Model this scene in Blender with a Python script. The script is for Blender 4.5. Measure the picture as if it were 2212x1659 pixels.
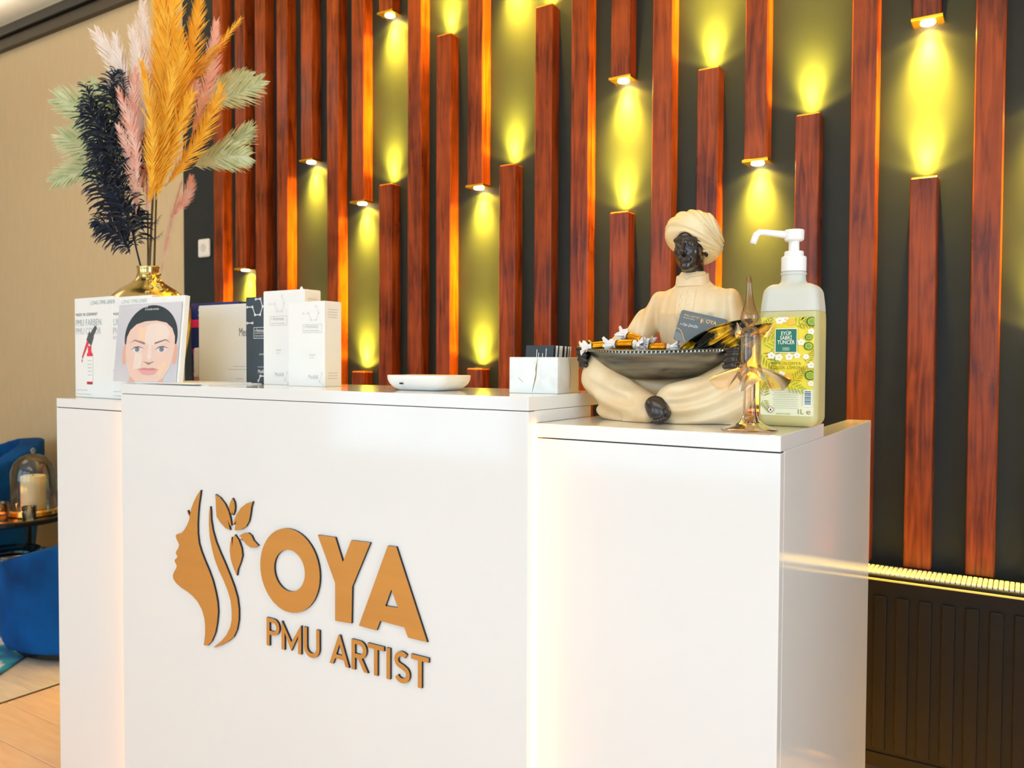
import bpy, bmesh, math, random
import numpy as np
from mathutils import Vector, Matrix, noise as mnoise

for o in list(bpy.data.objects): bpy.data.objects.remove(o)
scene = bpy.context.scene
C = scene.collection
PI = math.pi
random.seed(7)

# ------------------------------------------------------------------ camera
EYE = 1.1457
yaw, pitch, roll = .5672, .0283, .0046
_r = Vector((math.cos(yaw), math.sin(yaw), 0))
_f = Vector((-math.sin(yaw)*math.cos(pitch), math.cos(yaw)*math.cos(pitch), -math.sin(pitch)))
_u = _r.cross(_f)
_R = _r*math.cos(roll)+_u*math.sin(roll)
_U = -_r*math.sin(roll)+_u*math.cos(roll)
cam_d = bpy.data.cameras.new('camera'); cam = bpy.data.objects.new('camera', cam_d); C.objects.link(cam)
m = Matrix.Identity(4)
for i, v in enumerate((_R, _U, -_f)):
    for k in range(3): m[k][i] = v[k]
m.translation = (0, 0, EYE)
cam.matrix_world = m
cam_d.sensor_fit = 'HORIZONTAL'; cam_d.sensor_width = 36; cam_d.lens = 1759.64/2212*36
cam_d.clip_start = .02; cam_d.clip_end = 60
cam_d.dof.use_dof = True; cam_d.dof.focus_distance = 1.42; cam_d.dof.aperture_fstop = 7.0
scene.camera = cam

# ------------------------------------------------------------------ world, daylight, exposure
vs = scene.view_settings
vs.view_transform = 'Standard'; vs.look = 'None'; vs.exposure = 0.0; vs.gamma = 1.0; vs.use_curve_mapping = False
w = bpy.data.worlds.new('world'); scene.world = w; w.use_nodes = True
w.node_tree.nodes['Background'].inputs[0].default_value = (.75, .86, 1, 1)
w.node_tree.nodes['Background'].inputs[1].default_value = .8

def area_light(name, loc, rot, sx, sy, watts, col):
    l = bpy.data.lights.new(name, 'AREA'); l.shape = 'RECTANGLE'; l.size = sx; l.size_y = sy
    l.energy = watts; l.color = col
    o = bpy.data.objects.new(name, l); C.objects.link(o); o.location = loc; o.rotation_euler = rot
    return o
# daylight through the shop windows behind the camera, and the ceiling's own panels
for k, (wx, ww) in enumerate(((-4.3, 1.9), (-2.0, 1.9), (.3, 1.9))):
    area_light('daylight', (wx, -2.93, 1.62), (PI/2, 0, 0), ww, 2.5, 34, (.595, .82, 1))
area_light('side_fill_light', (2.27, .2, 1.25), (PI/2, 0, PI/2), 1.4, 2.1, 50, (.68, .86, 1))  # added fill to brighten the desk's right end panel, not a known window
area_light('ceiling_panel_light', (-1.2, -.6, 3.12), (0, 0, 0), 2.4, 1.2, 18, (1, .95, .88))
area_light('ceiling_panel_light', (-4.6, .6, 3.12), (0, 0, 0), 1.2, 1.2, 10, (1, .9, .78))

area_light('cove_light', (-4.9, 2.30, 3.045), (PI, 0, 0), 2.9, .05, 2.6, (1, .95, .84))

# ------------------------------------------------------------------ helpers
def s2l(v): return v/12.92 if v <= .04045 else ((v+.055)/1.055)**2.4
def hexc(h, g=1.0): return tuple(min(1, s2l(int(h[i:i+2], 16)/255)*g) for i in (0, 2, 4))

MATS = {}
def M(name, col='808080', rough=.5, metal=0, var=.06, scale=18, bump=0, coat=0, stretch=(1, 1, 1), col2=None,
      emit=0, trans=0, alpha=1, spec=.5, ior=1.45, contrast=(.3, .7), sheen=0, rvar=0):
    if name in MATS: return MATS[name]
    mt = bpy.data.materials.new(name); mt.use_nodes = True; MATS[name] = mt
    nt = mt.node_tree; b = nt.nodes['Principled BSDF']; L = nt.links.new
    a = hexc(col) if isinstance(col, str) else col
    c2 = (hexc(col2) if isinstance(col2, str) else col2) if col2 else None
    tc = nt.nodes.new('ShaderNodeTexCoord'); mp = nt.nodes.new('ShaderNodeMapping'); mp.inputs['Scale'].default_value = stretch
    nz = nt.nodes.new('ShaderNodeTexNoise'); nz.inputs['Scale'].default_value = scale; nz.inputs['Detail'].default_value = 5
    L(tc.outputs['Object'], mp.inputs[0]); L(mp.outputs[0], nz.inputs['Vector'])
    cr = nt.nodes.new('ShaderNodeValToRGB')
    cr.color_ramp.elements[0].position, cr.color_ramp.elements[1].position = contrast
    if c2 is None:
        cr.color_ramp.elements[0].color = tuple(x*(1-var) for x in a)+(1,)
        cr.color_ramp.elements[1].color = tuple(min(1, x*(1+var)) for x in a)+(1,)
    else:
        cr.color_ramp.elements[0].color = a+(1,); cr.color_ramp.elements[1].color = c2+(1,)
    L(nz.outputs[0], cr.inputs[0]); L(cr.outputs[0], b.inputs['Base Color'])
    b.inputs['Roughness'].default_value = rough; b.inputs['Metallic'].default_value = metal
    b.inputs['IOR'].default_value = ior; b.inputs['Specular IOR Level'].default_value = spec
    b.inputs['Coat Weight'].default_value = coat; b.inputs['Coat Roughness'].default_value = .08
    b.inputs['Transmission Weight'].default_value = trans; b.inputs['Alpha'].default_value = alpha
    if sheen: b.inputs['Sheen Weight'].default_value = sheen
    if emit:
        b.inputs['Emission Color'].default_value = a+(1,); b.inputs['Emission Strength'].default_value = emit
    if rvar:
        mr = nt.nodes.new('ShaderNodeMapRange'); mr.inputs['To Min'].default_value = rough-rvar; mr.inputs['To Max'].default_value = rough+rvar
        L(nz.outputs[0], mr.inputs['Value']); L(mr.outputs[0], b.inputs['Roughness'])
    if bump:
        bp = nt.nodes.new('ShaderNodeBump'); bp.inputs['Strength'].default_value = bump; bp.inputs['Distance'].default_value = .002
        L(nz.outputs[0], bp.inputs['Height']); L(bp.outputs[0], b.inputs['Normal'])
    return mt

def thin_glass(name, tint, edge, gloss=.9, rough=.03, base=.05):
    """thin-walled glass: the wall is looked through, tinted more where it is seen edge-on, with fresnel reflections"""
    mt = bpy.data.materials.new(name); mt.use_nodes = True; MATS[name] = mt
    nt = mt.node_tree; L = nt.links.new
    for n in list(nt.nodes): nt.nodes.remove(n)
    out = nt.nodes.new('ShaderNodeOutputMaterial'); mix = nt.nodes.new('ShaderNodeMixShader')
    tr = nt.nodes.new('ShaderNodeBsdfTransparent'); gl = nt.nodes.new('ShaderNodeBsdfGlossy')
    lw = nt.nodes.new('ShaderNodeLayerWeight'); lw.inputs[0].default_value = .5
    fr = nt.nodes.new('ShaderNodeFresnel'); fr.inputs[0].default_value = 1.5
    nz = nt.nodes.new('ShaderNodeTexNoise'); nz.inputs['Scale'].default_value = 60
    bp = nt.nodes.new('ShaderNodeBump'); bp.inputs['Strength'].default_value = .06; bp.inputs['Distance'].default_value = .002
    L(nz.outputs[0], bp.inputs['Height']); L(bp.outputs[0], gl.inputs['Normal'])
    mc = nt.nodes.new('ShaderNodeMix'); mc.data_type = 'RGBA'
    mc.inputs[6].default_value = hexc(tint)+(1,); mc.inputs[7].default_value = hexc(edge)+(1,)
    pw = nt.nodes.new('ShaderNodeMath'); pw.operation = 'POWER'; pw.inputs[1].default_value = 2.4
    L(lw.outputs['Facing'], pw.inputs[0]); L(pw.outputs[0], mc.inputs[0]); L(mc.outputs[2], tr.inputs[0])
    gl.inputs['Roughness'].default_value = rough
    mu = nt.nodes.new('ShaderNodeMath'); mu.operation = 'MULTIPLY_ADD'; mu.inputs[1].default_value = gloss; mu.inputs[2].default_value = base
    mu.use_clamp = True
    L(fr.outputs[0], mu.inputs[0]); L(mu.outputs[0], mix.inputs[0]); L(tr.outputs[0], mix.inputs[1]); L(gl.outputs[0], mix.inputs[2])
    L(mix.outputs[0], out.inputs[0])
    return mt

def link(name, me, mats=None, parent=None, loc=None, rot=None, smooth=False):
    o = bpy.data.objects.new(name, me); C.objects.link(o)
    if mats is not None and len(me.materials) == 0:
        for x in (mats if isinstance(mats, (list, tuple)) else [mats]): me.materials.append(x)
    if parent: o.parent = parent
    if loc is not None: o.location = loc
    if rot is not None: o.rotation_euler = rot
    if smooth:
        me.polygons.foreach_set('use_smooth', [True]*len(me.polygons)); me.update()
    return o

def tag(o, label, cat, group=None, kind=None):
    if label: o['label'] = label
    if cat: o['category'] = cat
    if group: o['group'] = group
    if kind: o['kind'] = kind
    return o
def struct(o, label=None):
    o['kind'] = 'structure'
    if label: o['label'] = label
    return o
def thing(name, label, cat, loc=(0, 0, 0), rotz=0, group=None):
    o = bpy.data.objects.new(name, None); C.objects.link(o); o.empty_display_size = .02
    o.location = loc; o.rotation_euler = (0, 0, rotz)
    return tag(o, label, cat, group)

class MB:
    def __init__(s): s.v = []; s.f = []; s.mi = []
    def add(s, vs, fs, mi=0):
        n = len(s.v); s.v += [tuple(x) for x in vs]
        for f in fs: s.f.append(tuple(i+n for i in f)); s.mi.append(mi)
        return s
    def box(s, x0, x1, y0, y1, z0, z1, mi=0):
        return s.add([(x0, y0, z0), (x1, y0, z0), (x1, y1, z0), (x0, y1, z0), (x0, y0, z1), (x1, y0, z1), (x1, y1, z1), (x0, y1, z1)],
              [(3, 2, 1, 0), (4, 5, 6, 7), (0, 1, 5, 4), (1, 2, 6, 5), (2, 3, 7, 6), (3, 0, 4, 7)], mi)
    def lathe(s, prof, n=32, c=(0, 0, 0), mi=0, fn=None, cap=True, closed=False):
        """prof: (r, z) pairs bottom to top"""
        vs = []; fs = []; k = len(prof)
        for j, (r, z) in enumerate(prof):
            for i in range(n):
                a = 2*PI*i/n; rr, zz = (r, z) if fn is None else fn(r, z, a)
                vs.append((c[0]+rr*math.cos(a), c[1]+rr*math.sin(a), c[2]+zz))
        for j in range(k-1 if not closed else k):
            for i in range(n):
                j2 = (j+1) % k
                fs.append((j*n+i, j*n+(i+1) % n, j2*n+(i+1) % n, j2*n+i))
        if cap and not closed:
            if prof[0][0] > 1e-6: fs.append(tuple(range(n-1, -1, -1)))
            if prof[-1][0] > 1e-6: fs.append(tuple((k-1)*n+i for i in range(n)))
        return s.add(vs, fs, mi)
    def tube(s, pts, rad, n=8, mi=0, flat=1.0, up=(0, 0, 1)):
        vs = []; fs = []; k = len(pts)
        P = [Vector(p) for p in pts]
        for j in range(k):
            t = (P[min(j+1, k-1)]-P[max(j-1, 0)]).normalized()
            a = t.cross(Vector(up));
            if a.length < 1e-4: a = t.cross(Vector((1, 0, 0)))
            a.normalize(); b = a.cross(t)
            r = rad[j] if isinstance(rad, (list, tuple)) else rad
            for i in range(n):
                g = 2*PI*i/n; vs.append(P[j]+a*(r*math.cos(g))+b*(r*flat*math.sin(g)))
        for j in range(k-1):
            for i in range(n): fs.append((j*n+i, j*n+(i+1) % n, (j+1)*n+(i+1) % n, (j+1)*n+i))
        fs.append(tuple(range(n-1, -1, -1))); fs.append(tuple((k-1)*n+i for i in range(n)))
        return s.add(vs, fs, mi)
    def poly_xz(s, pts, y0, y1, mi_front=0, mi_side=0, hole=None):
        """prism of an outline in the x-z plane; y0 is the front"""
        if hole is None:
            n = len(pts)
            s.add([(x, y0, z) for x, z in pts], [tuple(range(n))], mi_front)
            s.add([(x, y1, z) for x, z in pts], [tuple(range(n-1, -1, -1))], mi_side)
        else:
            n = len(pts); h = len(hole)
            for y, mi in ((y0, mi_front), (y1, mi_side)):
                tri = Vector; from mathutils.geometry import tessellate_polygon
                lst = [[Vector((x, z, 0)) for x, z in pts], [Vector((x, z, 0)) for x, z in hole]]
                allp = [(x, y, z) for x, z in pts]+[(x, y, z) for x, z in hole]
                s.add(allp, [tuple(t) for t in tessellate_polygon(lst)], mi)
            s._wall(hole, y0, y1, mi_side)
        s._wall(pts, y0, y1, mi_side)
        return s
    def _wall(s, pts, y0, y1, mi):
        n = len(pts)
        s.add([(x, y0, z) for x, z in pts]+[(x, y1, z) for x, z in pts], [(i, (i+1) % n, n+(i+1) % n, n+i) for i in range(n)], mi)
    def mesh(s, name='mesh', bevel=0, seg=2, fix=True):
        me = bpy.data.meshes.new(name); me.from_pydata(s.v, [], s.f)
        me.polygons.foreach_set('material_index', s.mi)
        if fix or bevel:
            bm = bmesh.new(); bm.from_mesh(me)
            if fix: bmesh.ops.recalc_face_normals(bm, faces=bm.faces)
            if bevel:
                bmesh.ops.bevel(bm, geom=[e for e in bm.edges if len(e.link_faces) == 2 and e.calc_face_angle(0) > .6], offset=bevel, segments=seg, affect='EDGES', profile=.5)
            bm.to_mesh(me); bm.free()
        me.update(); return me
    def build(s, name, mats, parent=None, bevel=0, seg=2, loc=None, rot=None, smooth=False, fix=True):
        return link(name, s.mesh(name, bevel, seg, fix), mats, parent, loc, rot, smooth)

def box(name, x0, x1, y0, y1, z0, z1, mt, parent=None, bevel=.001):
    return MB().box(x0, x1, y0, y1, z0, z1).build(name, mt, parent, bevel)

def shade_auto(o, ang=.6):
    """smooth shading with sharp edges kept"""
    me = o.data; bm = bmesh.new(); bm.from_mesh(me)
    for e in bm.edges: e.smooth = not (len(e.link_faces) == 2 and e.calc_face_angle(0) > ang)
    for f in bm.faces: f.smooth = True
    bm.to_mesh(me); bm.free(); return o

def text_mesh(txt, size, extrude=0, align='LEFT', spacing=1.0, offset=0):
    cu = bpy.data.curves.new('text', 'FONT'); cu.body = txt; cu.size = size; cu.extrude = extrude
    cu.align_x = align; cu.space_character = spacing; cu.offset = offset; cu.resolution_u = 3
    o = bpy.data.objects.new('text', cu); C.objects.link(o)
    dg = bpy.context.evaluated_depsgraph_get()
    me = bpy.data.meshes.new_from_object(o.evaluated_get(dg))
    bpy.data.objects.remove(o); bpy.data.curves.remove(cu)
    return me
def text_xz(mb, txt, size, x, z, y, mi=0, align='LEFT', spacing=1.0, offset=0, rot=0, sx=1.0, shear=0):
    """flat lettering in the x-z plane, added to a mesh builder"""
    me = text_mesh(txt, size, 0, align, spacing, offset); c, s_ = math.cos(rot), math.sin(rot)
    vs = []; mb.k = getattr(mb, 'k', 0)+1; y -= mb.k*5e-6
    for v in me.vertices:
        a, b = (v.co.x+shear*v.co.y)*sx, v.co.y
        vs.append((x+a*c-b*s_, y, z+a*s_+b*c))
    mb.add(vs, [tuple(p.vertices) for p in me.polygons], mi); bpy.data.meshes.remove(me)
def ell_pts(cx, cz, rx, rz, n=24, a0=0, a1=2*PI):
    full = abs(a1-a0-2*PI) < 1e-6
    return [(cx+rx*math.cos(a0+(a1-a0)*i/(n if full else n-1)), cz+rz*math.sin(a0+(a1-a0)*i/(n if full else n-1))) for i in range(n)]
def flat_xz(mb, pts, y, mi):
    mb.k = getattr(mb, 'k', 0)+1; y -= mb.k*5e-6            # printed layers never share a plane
    mb.add([(x, y, z) for x, z in pts], [tuple(range(len(pts)))], mi)
def rrect(x0, x1, z0, z1, r, n=5):
    o = []
    for cx, cz, a in ((x1-r, z1-r, 0), (x0+r, z1-r, PI/2), (x0+r, z0+r, PI), (x1-r, z0+r, 1.5*PI)):
        for i in range(n+1): o.append((cx+r*math.cos(a+PI/2*i/n), cz+r*math.sin(a+PI/2*i/n)))
    return o

# ---- implicit surfaces -> mesh (surface nets)
def smin(a, b, k):
    h = np.clip(.5+.5*(b-a)/k, 0, 1); return b+(a-b)*h-k*h*(1-h)
def smax(a, b, k): return -smin(-a, -b, k)
def ell(P, c, r, rz=0, rx=0):
    x, y, z = P[0]-c[0], P[1]-c[1], P[2]-c[2]
    if rz: ca, sa = math.cos(rz), math.sin(rz); x, y = x*ca+y*sa, -x*sa+y*ca
    if rx: ca, sa = math.cos(rx), math.sin(rx); y, z = y*ca+z*sa, -y*sa+z*ca
    k0 = np.sqrt((x/r[0])**2+(y/r[1])**2+(z/r[2])**2); k1 = np.sqrt((x/r[0]**2)**2+(y/r[1]**2)**2+(z/r[2]**2)**2)
    return k0*(k0-1)/np.maximum(k1, 1e-6)
def cap(P, a, b, ra, rb):
    ax, ay, az = P[0]-a[0], P[1]-a[1], P[2]-a[2]; d = [b[i]-a[i] for i in range(3)]
    h = np.clip((ax*d[0]+ay*d[1]+az*d[2])/max(1e-9, sum(q*q for q in d)), 0, 1)
    return np.sqrt((ax-h*d[0])**2+(ay-h*d[1])**2+(az-h*d[2])**2)-(ra+(rb-ra)*h)
def rbox(P, c, b, r):
    q = [np.abs(P[i]-c[i])-(b[i]-r) for i in range(3)]
    return np.sqrt(sum(np.maximum(t, 0)**2 for t in q))+np.minimum(np.maximum(q[0], np.maximum(q[1], q[2])), 0)-r
def sdf_mesh(F, lo, hi, h, name='sculpt'):
    ax = [np.arange(lo[i], hi[i]+h, h, dtype=np.float32) for i in range(3)]
    P = np.meshgrid(*ax, indexing='ij'); V = F(P).astype(np.float32); n = V.shape
    S = V < 0
    cnt = np.zeros([k-1 for k in n], np.int8); offs = [(i, j, k) for i in (0, 1) for j in (0, 1) for k in (0, 1)]
    sl = lambda o: tuple(slice(o[t], n[t]-1+o[t]) for t in range(3))
    for o in offs: cnt += S[sl(o)]
    act = (cnt > 0) & (cnt < 8)
    idx = -np.ones(act.shape, np.int64); ijk = np.argwhere(act); idx[act] = np.arange(len(ijk))
    pos = np.zeros((len(ijk), 3)); num = np.zeros(len(ijk))
    for a in range(3):
        for o in offs:
            if o[a]: continue
            o2 = list(o); o2[a] = 1
            v0 = V[ijk[:, 0]+o[0], ijk[:, 1]+o[1], ijk[:, 2]+o[2]]; v1 = V[ijk[:, 0]+o2[0], ijk[:, 1]+o2[1], ijk[:, 2]+o2[2]]
            mk = (v0 < 0) != (v1 < 0); t = np.where(mk, v0/np.where(v0 == v1, 1, v0-v1), 0)
            p = np.array(o, float)[None, :].repeat(len(ijk), 0); p[:, a] = t
            pos[mk] += p[mk]; num[mk] += 1
    pos = (ijk+pos/num[:, None])*h+np.array(lo)
    faces = []
    for a in range(3):
        b, c = (a+1) % 3, (a+2) % 3
        s0 = [slice(None)]*3; s1 = [slice(None)]*3; s0[a] = slice(0, n[a]-1); s1[a] = slice(1, n[a])
        A, B = S[tuple(s0)], S[tuple(s1)]; e = np.argwhere(A != B)
        e = e[(e[:, b] > 0) & (e[:, c] > 0) & (e[:, b] < n[b]-1) & (e[:, c] < n[c]-1)]
        q = []
        for db, dc in ((-1, -1), (0, -1), (0, 0), (-1, 0)):
            g = e.copy(); g[:, b] += db; g[:, c] += dc; q.append(idx[g[:, 0], g[:, 1], g[:, 2]])
        q = np.stack(q, 1); inside = A[e[:, 0], e[:, 1], e[:, 2]]
        q[~inside] = q[~inside][:, ::-1]; faces.append(q)
    faces = np.concatenate(faces)
    me = bpy.data.meshes.new(name); me.from_pydata(pos.tolist(), [], faces.tolist()); me.update()
    me.polygons.foreach_set('use_smooth', [True]*len(me.polygons))
    return me
# ------------------------------------------------------------------ materials of the room
m_floor = M('oak_floor', 'efcba6', .35, var=.12, scale=6, stretch=(1, 9, 1), col2='e2b48a', contrast=(.25, .8))
m_floor2 = M('pale_oak_floor', 'e4d4c4', .4, col2='d2bca6', scale=5, stretch=(1, 8, 1))
m_brass = M('brass', 'd9b25a', .28, 1)
m_beige = M('beige_wallpaper', 'd6bf97', .75, var=.03, scale=40, stretch=(1, 1, .2))
m_white = M('white_plaster', 'f1ece2', .8, var=.02)
m_cream = M('cream_plaster', 'f4eedd', .8, var=.02)
m_black = M('anthracite_panel', '1a2327', .6, var=.12, scale=12)
m_brown = M('dark_brown_cornice', '41362a', .45, var=.1)
m_blackrail = M('black_rail', '14161a', .4)
m_plastic_w = M('white_plastic', 'f4f1ea', .35, var=.01)
m_gold = M('gold_lamp_plate', 'e8b23a', .25, 1)
m_lens = M('lit_lamp_lens', (1, .86, .5), .3, emit=30)
m_radiator = M('black_radiator', '171613', .5, var=.1, spec=.25)
m_seam = M('dark_seam', '1c1d22', .6)
def wood(name, c1, c2):
    mt = bpy.data.materials.new(name); mt.use_nodes = True; nt = mt.node_tree; L = nt.links.new; b = nt.nodes['Principled BSDF']
    tc = nt.nodes.new('ShaderNodeTexCoord'); oi = nt.nodes.new('ShaderNodeObjectInfo')
    ad = nt.nodes.new('ShaderNodeVectorMath'); ad.operation = 'ADD'
    mu = nt.nodes.new('ShaderNodeMath'); mu.operation = 'MULTIPLY'; mu.inputs[1].default_value = 37
    L(oi.outputs['Random'], mu.inputs[0]); L(tc.outputs['Object'], ad.inputs[0]); L(mu.outputs[0], ad.inputs[1])
    mp = nt.nodes.new('ShaderNodeMapping'); mp.inputs['Scale'].default_value = (1, 1, .07); L(ad.outputs[0], mp.inputs[0])
    n1 = nt.nodes.new('ShaderNodeTexNoise'); n1.inputs['Scale'].default_value = 55; n1.inputs['Detail'].default_value = 8; n1.inputs['Distortion'].default_value = 1.2
    L(mp.outputs[0], n1.inputs['Vector'])
    n2 = nt.nodes.new('ShaderNodeTexNoise'); n2.inputs['Scale'].default_value = 5; n2.inputs['Detail'].default_value = 3; L(ad.outputs[0], n2.inputs['Vector'])
    mx = nt.nodes.new('ShaderNodeMath'); mx.operation = 'MULTIPLY_ADD'; mx.inputs[1].default_value = .55; L(n1.outputs[0], mx.inputs[0])
    m2 = nt.nodes.new('ShaderNodeMath'); m2.operation = 'MULTIPLY'; m2.inputs[1].default_value = .45; L(n2.outputs[0], m2.inputs[0]); L(m2.outputs[0], mx.inputs[2])
    cr = nt.nodes.new('ShaderNodeValToRGB'); cr.color_ramp.elements[0].position = .36; cr.color_ramp.elements[1].position = .66
    cr.color_ramp.elements[0].color = hexc(c1)+(1,); cr.color_ramp.elements[1].color = hexc(c2)+(1,)
    L(mx.outputs[0], cr.inputs[0]); L(cr.outputs[0], b.inputs['Base Color'])
    mr = nt.nodes.new('ShaderNodeMapRange'); mr.inputs['To Min'].default_value = .2; mr.inputs['To Max'].default_value = .42
    L(n2.outputs[0], mr.inputs['Value']); L(mr.outputs[0], b.inputs['Roughness'])
    bp = nt.nodes.new('ShaderNodeBump'); bp.inputs['Strength'].default_value = .25; bp.inputs['Distance'].default_value = .002
    L(n1.outputs[0], bp.inputs['Height']); L(bp.outputs[0], b.inputs['Normal'])
    b.inputs['Specular IOR Level'].default_value = .32; MATS[name] = mt; return mt
m_wood = wood('varnished_mahogany', '4e1704', 'a84c18')

# ------------------------------------------------------------------ room shell
XW0, XW1, YF, YB, ZC = -6.6, 2.3, -3.0, 2.52, 3.14
floor = struct(box('floor', XW0, XW1, YF, YB+.2, -.12, -.012, M('floor_screed', '6b5a48', .8), bevel=0), 'wooden plank floor of the salon')
plank_me = {}
def plank(x0, x1, y0, y1, mt):
    key = (round(x1-x0, 3), round(y1-y0, 3), mt.name)
    if key not in plank_me:
        l, wd = (x1-x0)/2-.0008, (y1-y0)/2-.0008
        me = MB().box(-l, l, -wd, wd, -.012, 0).mesh('plank', bevel=.0012, seg=1); me.materials.append(mt); plank_me[key] = me
    o = bpy.data.objects.new('plank', plank_me[key]); C.objects.link(o); o.parent = floor
    o.location = ((x0+x1)/2, (y0+y1)/2, 0)
XS = -2.866                                     # brass strip where the two floorings meet
box('brass_strip', XS-.006, XS+.006, -1.2, YB, -.01, .0012, m_brass, floor, .0004)
for r in range(16):
    y0 = .2+r*.145
    for k in range(4):
        x0 = XS+.006+k*1.1; plank(x0, x0+1.1, y0, y0+.145, m_floor)
for r in range(11):
    y0 = .2+r*.21
    for k in range(3):
        x1 = XS-.006-k*1.2; plank(x1-1.2, x1, y0, y0+.21, m_floor2)
ff = MB()
ff.box(XW0, XW1, YF, .2, -.012, 0); ff.box(XW0, XS-.006-3.6, .2, YB, -.012, 0); ff.box(XS+.006+4.4, XW1, .2, YB, -.012, 0)
ff.build('plank_field', m_floor, floor)

struct(box('ceiling', XW0, XW1, YF, YB+.2, ZC, ZC+.12, m_cream, bevel=0), 'cream plaster ceiling')
cf = MB(); cf.box(XW0, -3.2, 2.12, 2.30, ZC-.03, ZC); cf.box(XW0, -3.2, 1.75, 2.02, ZC-.05, ZC)
struct(cf.build('trim_1', m_cream), 'stepped cream ceiling cove')
struct(box('wall_back_left', XW0, -3.508, YB, YB+.2, 0, ZC, m_beige, bevel=0), 'beige papered wall beside the slats')
struct(box('wall_left', XW0-.15, XW0, YF, YB+.2, 0, ZC, m_beige, bevel=0), 'beige side wall')
struct(box('wall_right', XW1, XW1+.15, YF, YB+.2, 0, ZC, m_white, bevel=0), 'white side wall')
struct(MB().box(XW1-.012, XW1-.004, -.6, 1.0, .12, 2.38).build('window_4', M('side_backing_dark', '3a3d40', .5)), 'dark panel added behind the side fill light')  # made-up dark panel backing the added side light, no door known here
wf = MB(); X = [XW0, -5.25, -3.35, -2.95, -1.05, -.65, 1.25, XW1]
wf.box(XW0, XW1, YF-.15, YF, 0, .36); wf.box(XW0, XW1, YF-.15, YF, 2.88, ZC)
for a, b in ((0, 1), (2, 3), (4, 5), (6, 7)): wf.box(X[a], X[b], YF-.15, YF, .36, 2.88)
struct(wf.build('wall_front', m_white), 'white wall with three tall windows')
for k, (a, b) in enumerate(((1, 2), (3, 4), (5, 6))):
    fr = MB(); x0, x1 = X[a], X[b]
    for q in ((x0, x0+.06, .36, 2.88), (x1-.06, x1, .36, 2.88), (x0, x1, .36, .42), (x0, x1, 2.82, 2.88), ((x0+x1)/2-.03, (x0+x1)/2+.03, .42, 2.82), (x0, x1, 2.1, 2.15)):
        fr.box(q[0], q[1], YF-.06, YF+.02, q[2], q[3])
    struct(fr.build('window_%d' % (k+1), M('window_frame', '3a3d40', .5)), 'dark framed shop window')
# dark cornice and rail under the ceiling of the beige wall
struct(box('trim_2', XW0, -3.46, YB-.03, YB, 2.975, 3.04, m_brown, bevel=.004), 'dark brown cornice along the beige wall')
struct(box('trim_3', XW0, -3.46, YB-.05, YB, 3.042, 3.10, m_blackrail, bevel=.004), 'black rail under the ceiling')

# ------------------------------------------------------------------ slatted wall with spot lamps
YS0, SW, SD = 2.46, .067, .06
wall_back = struct(box('wall_back', -3.508, XW1, YB-.008, YB+.2, 0, ZC, m_black, bevel=0), 'anthracite wall panel behind the mahogany slats')
lamp_me = {}
def lamp_meshes():
    p = MB().box(-.039, .039, -.033, .033, -.004, .004).mesh('lamp_plate', .0012, 1); p.materials.append(m_gold)
    l = MB().lathe([(.0, -.0065), (.017, -.006), (.019, -.004), (.019, -.002)], 20).mesh('lamp_lens'); l.materials.append(m_lens)
    for q in l.polygons: q.use_smooth = True
    return p, l
lp_me, ll_me = lamp_meshes()
m_spot = (1.0, .64, .035)
def slat(x, z0, z1, lo=False, hi=False, power=1.0):
    """one varnished beam; lamp set into its lower (lo) or upper (hi) end"""
    h = (z1-z0)/2
    o = MB().box(-SW/2, SW/2, -SD/2, SD/2, -h, h).build('slat', m_wood, wall_back, .0025, 1, loc=(x+SW/2, YS0+SD/2, (z0+z1)/2))
    for on, sgn in ((lo, -1), (hi, 1)):
        if not on: continue
        a = bpy.data.objects.new('lamp_plate', lp_me); C.objects.link(a); a.parent = o; a.location = (0, -.002 if sgn < 0 else 0, sgn*(h+(.004 if sgn < 0 else .0005)))
        if sgn > 0: a.scale = (.8, .8, .5)
        b = bpy.data.objects.new('lamp_lens', ll_me); C.objects.link(b); b.parent = o; b.location = (0, -.002, -h-.006 if sgn < 0 else h-.0052)
        if sgn > 0: b.rotation_euler = (PI, 0, 0)
        l = bpy.data.lights.new('slat_spot', 'SPOT'); l.energy = SPOT_W*power; l.color = m_spot; l.spot_size = math.radians(150); l.spot_blend = .3; l.shadow_soft_size = .012
        l.use_nodes = True; nt = l.node_tree; em = nt.nodes['Emission']          # reflector lamp: narrow core, soft spill
        tc = nt.nodes.new('ShaderNodeTexCoord'); sx = nt.nodes.new('ShaderNodeSeparateXYZ'); ab = nt.nodes.new('ShaderNodeMath'); ab.operation = 'ABSOLUTE'
        pw = nt.nodes.new('ShaderNodeMath'); pw.operation = 'POWER'; pw.inputs[1].default_value = 14
        ma = nt.nodes.new('ShaderNodeMath'); ma.operation = 'MULTIPLY_ADD'; ma.inputs[1].default_value = 1.0; ma.inputs[2].default_value = .02
        nt.links.new(tc.outputs['Normal'], sx.inputs[0]); nt.links.new(sx.outputs[2], ab.inputs[0]); nt.links.new(ab.outputs[0], pw.inputs[0])
        nt.links.new(pw.outputs[0], ma.inputs[0]); nt.links.new(ma.outputs[0], em.inputs[1])
        s = bpy.data.objects.new('slat_spot', l); C.objects.link(s); s.parent = o; s.location = (0, -.004, sgn*(h+.016))
        s.rotation_euler = (.115 if sgn < 0 else PI-.115, 0, 0)          # lamps are aimed a little at the panel
    return o
SPOT_W = 250.0
ZB, ZT = .583, ZC
full = [-3.214, -2.927, -2.787, -2.485, -2.052, -1.335, -1.040, -.441, -.138]
for x in full: slat(x, ZB, ZT)
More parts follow.
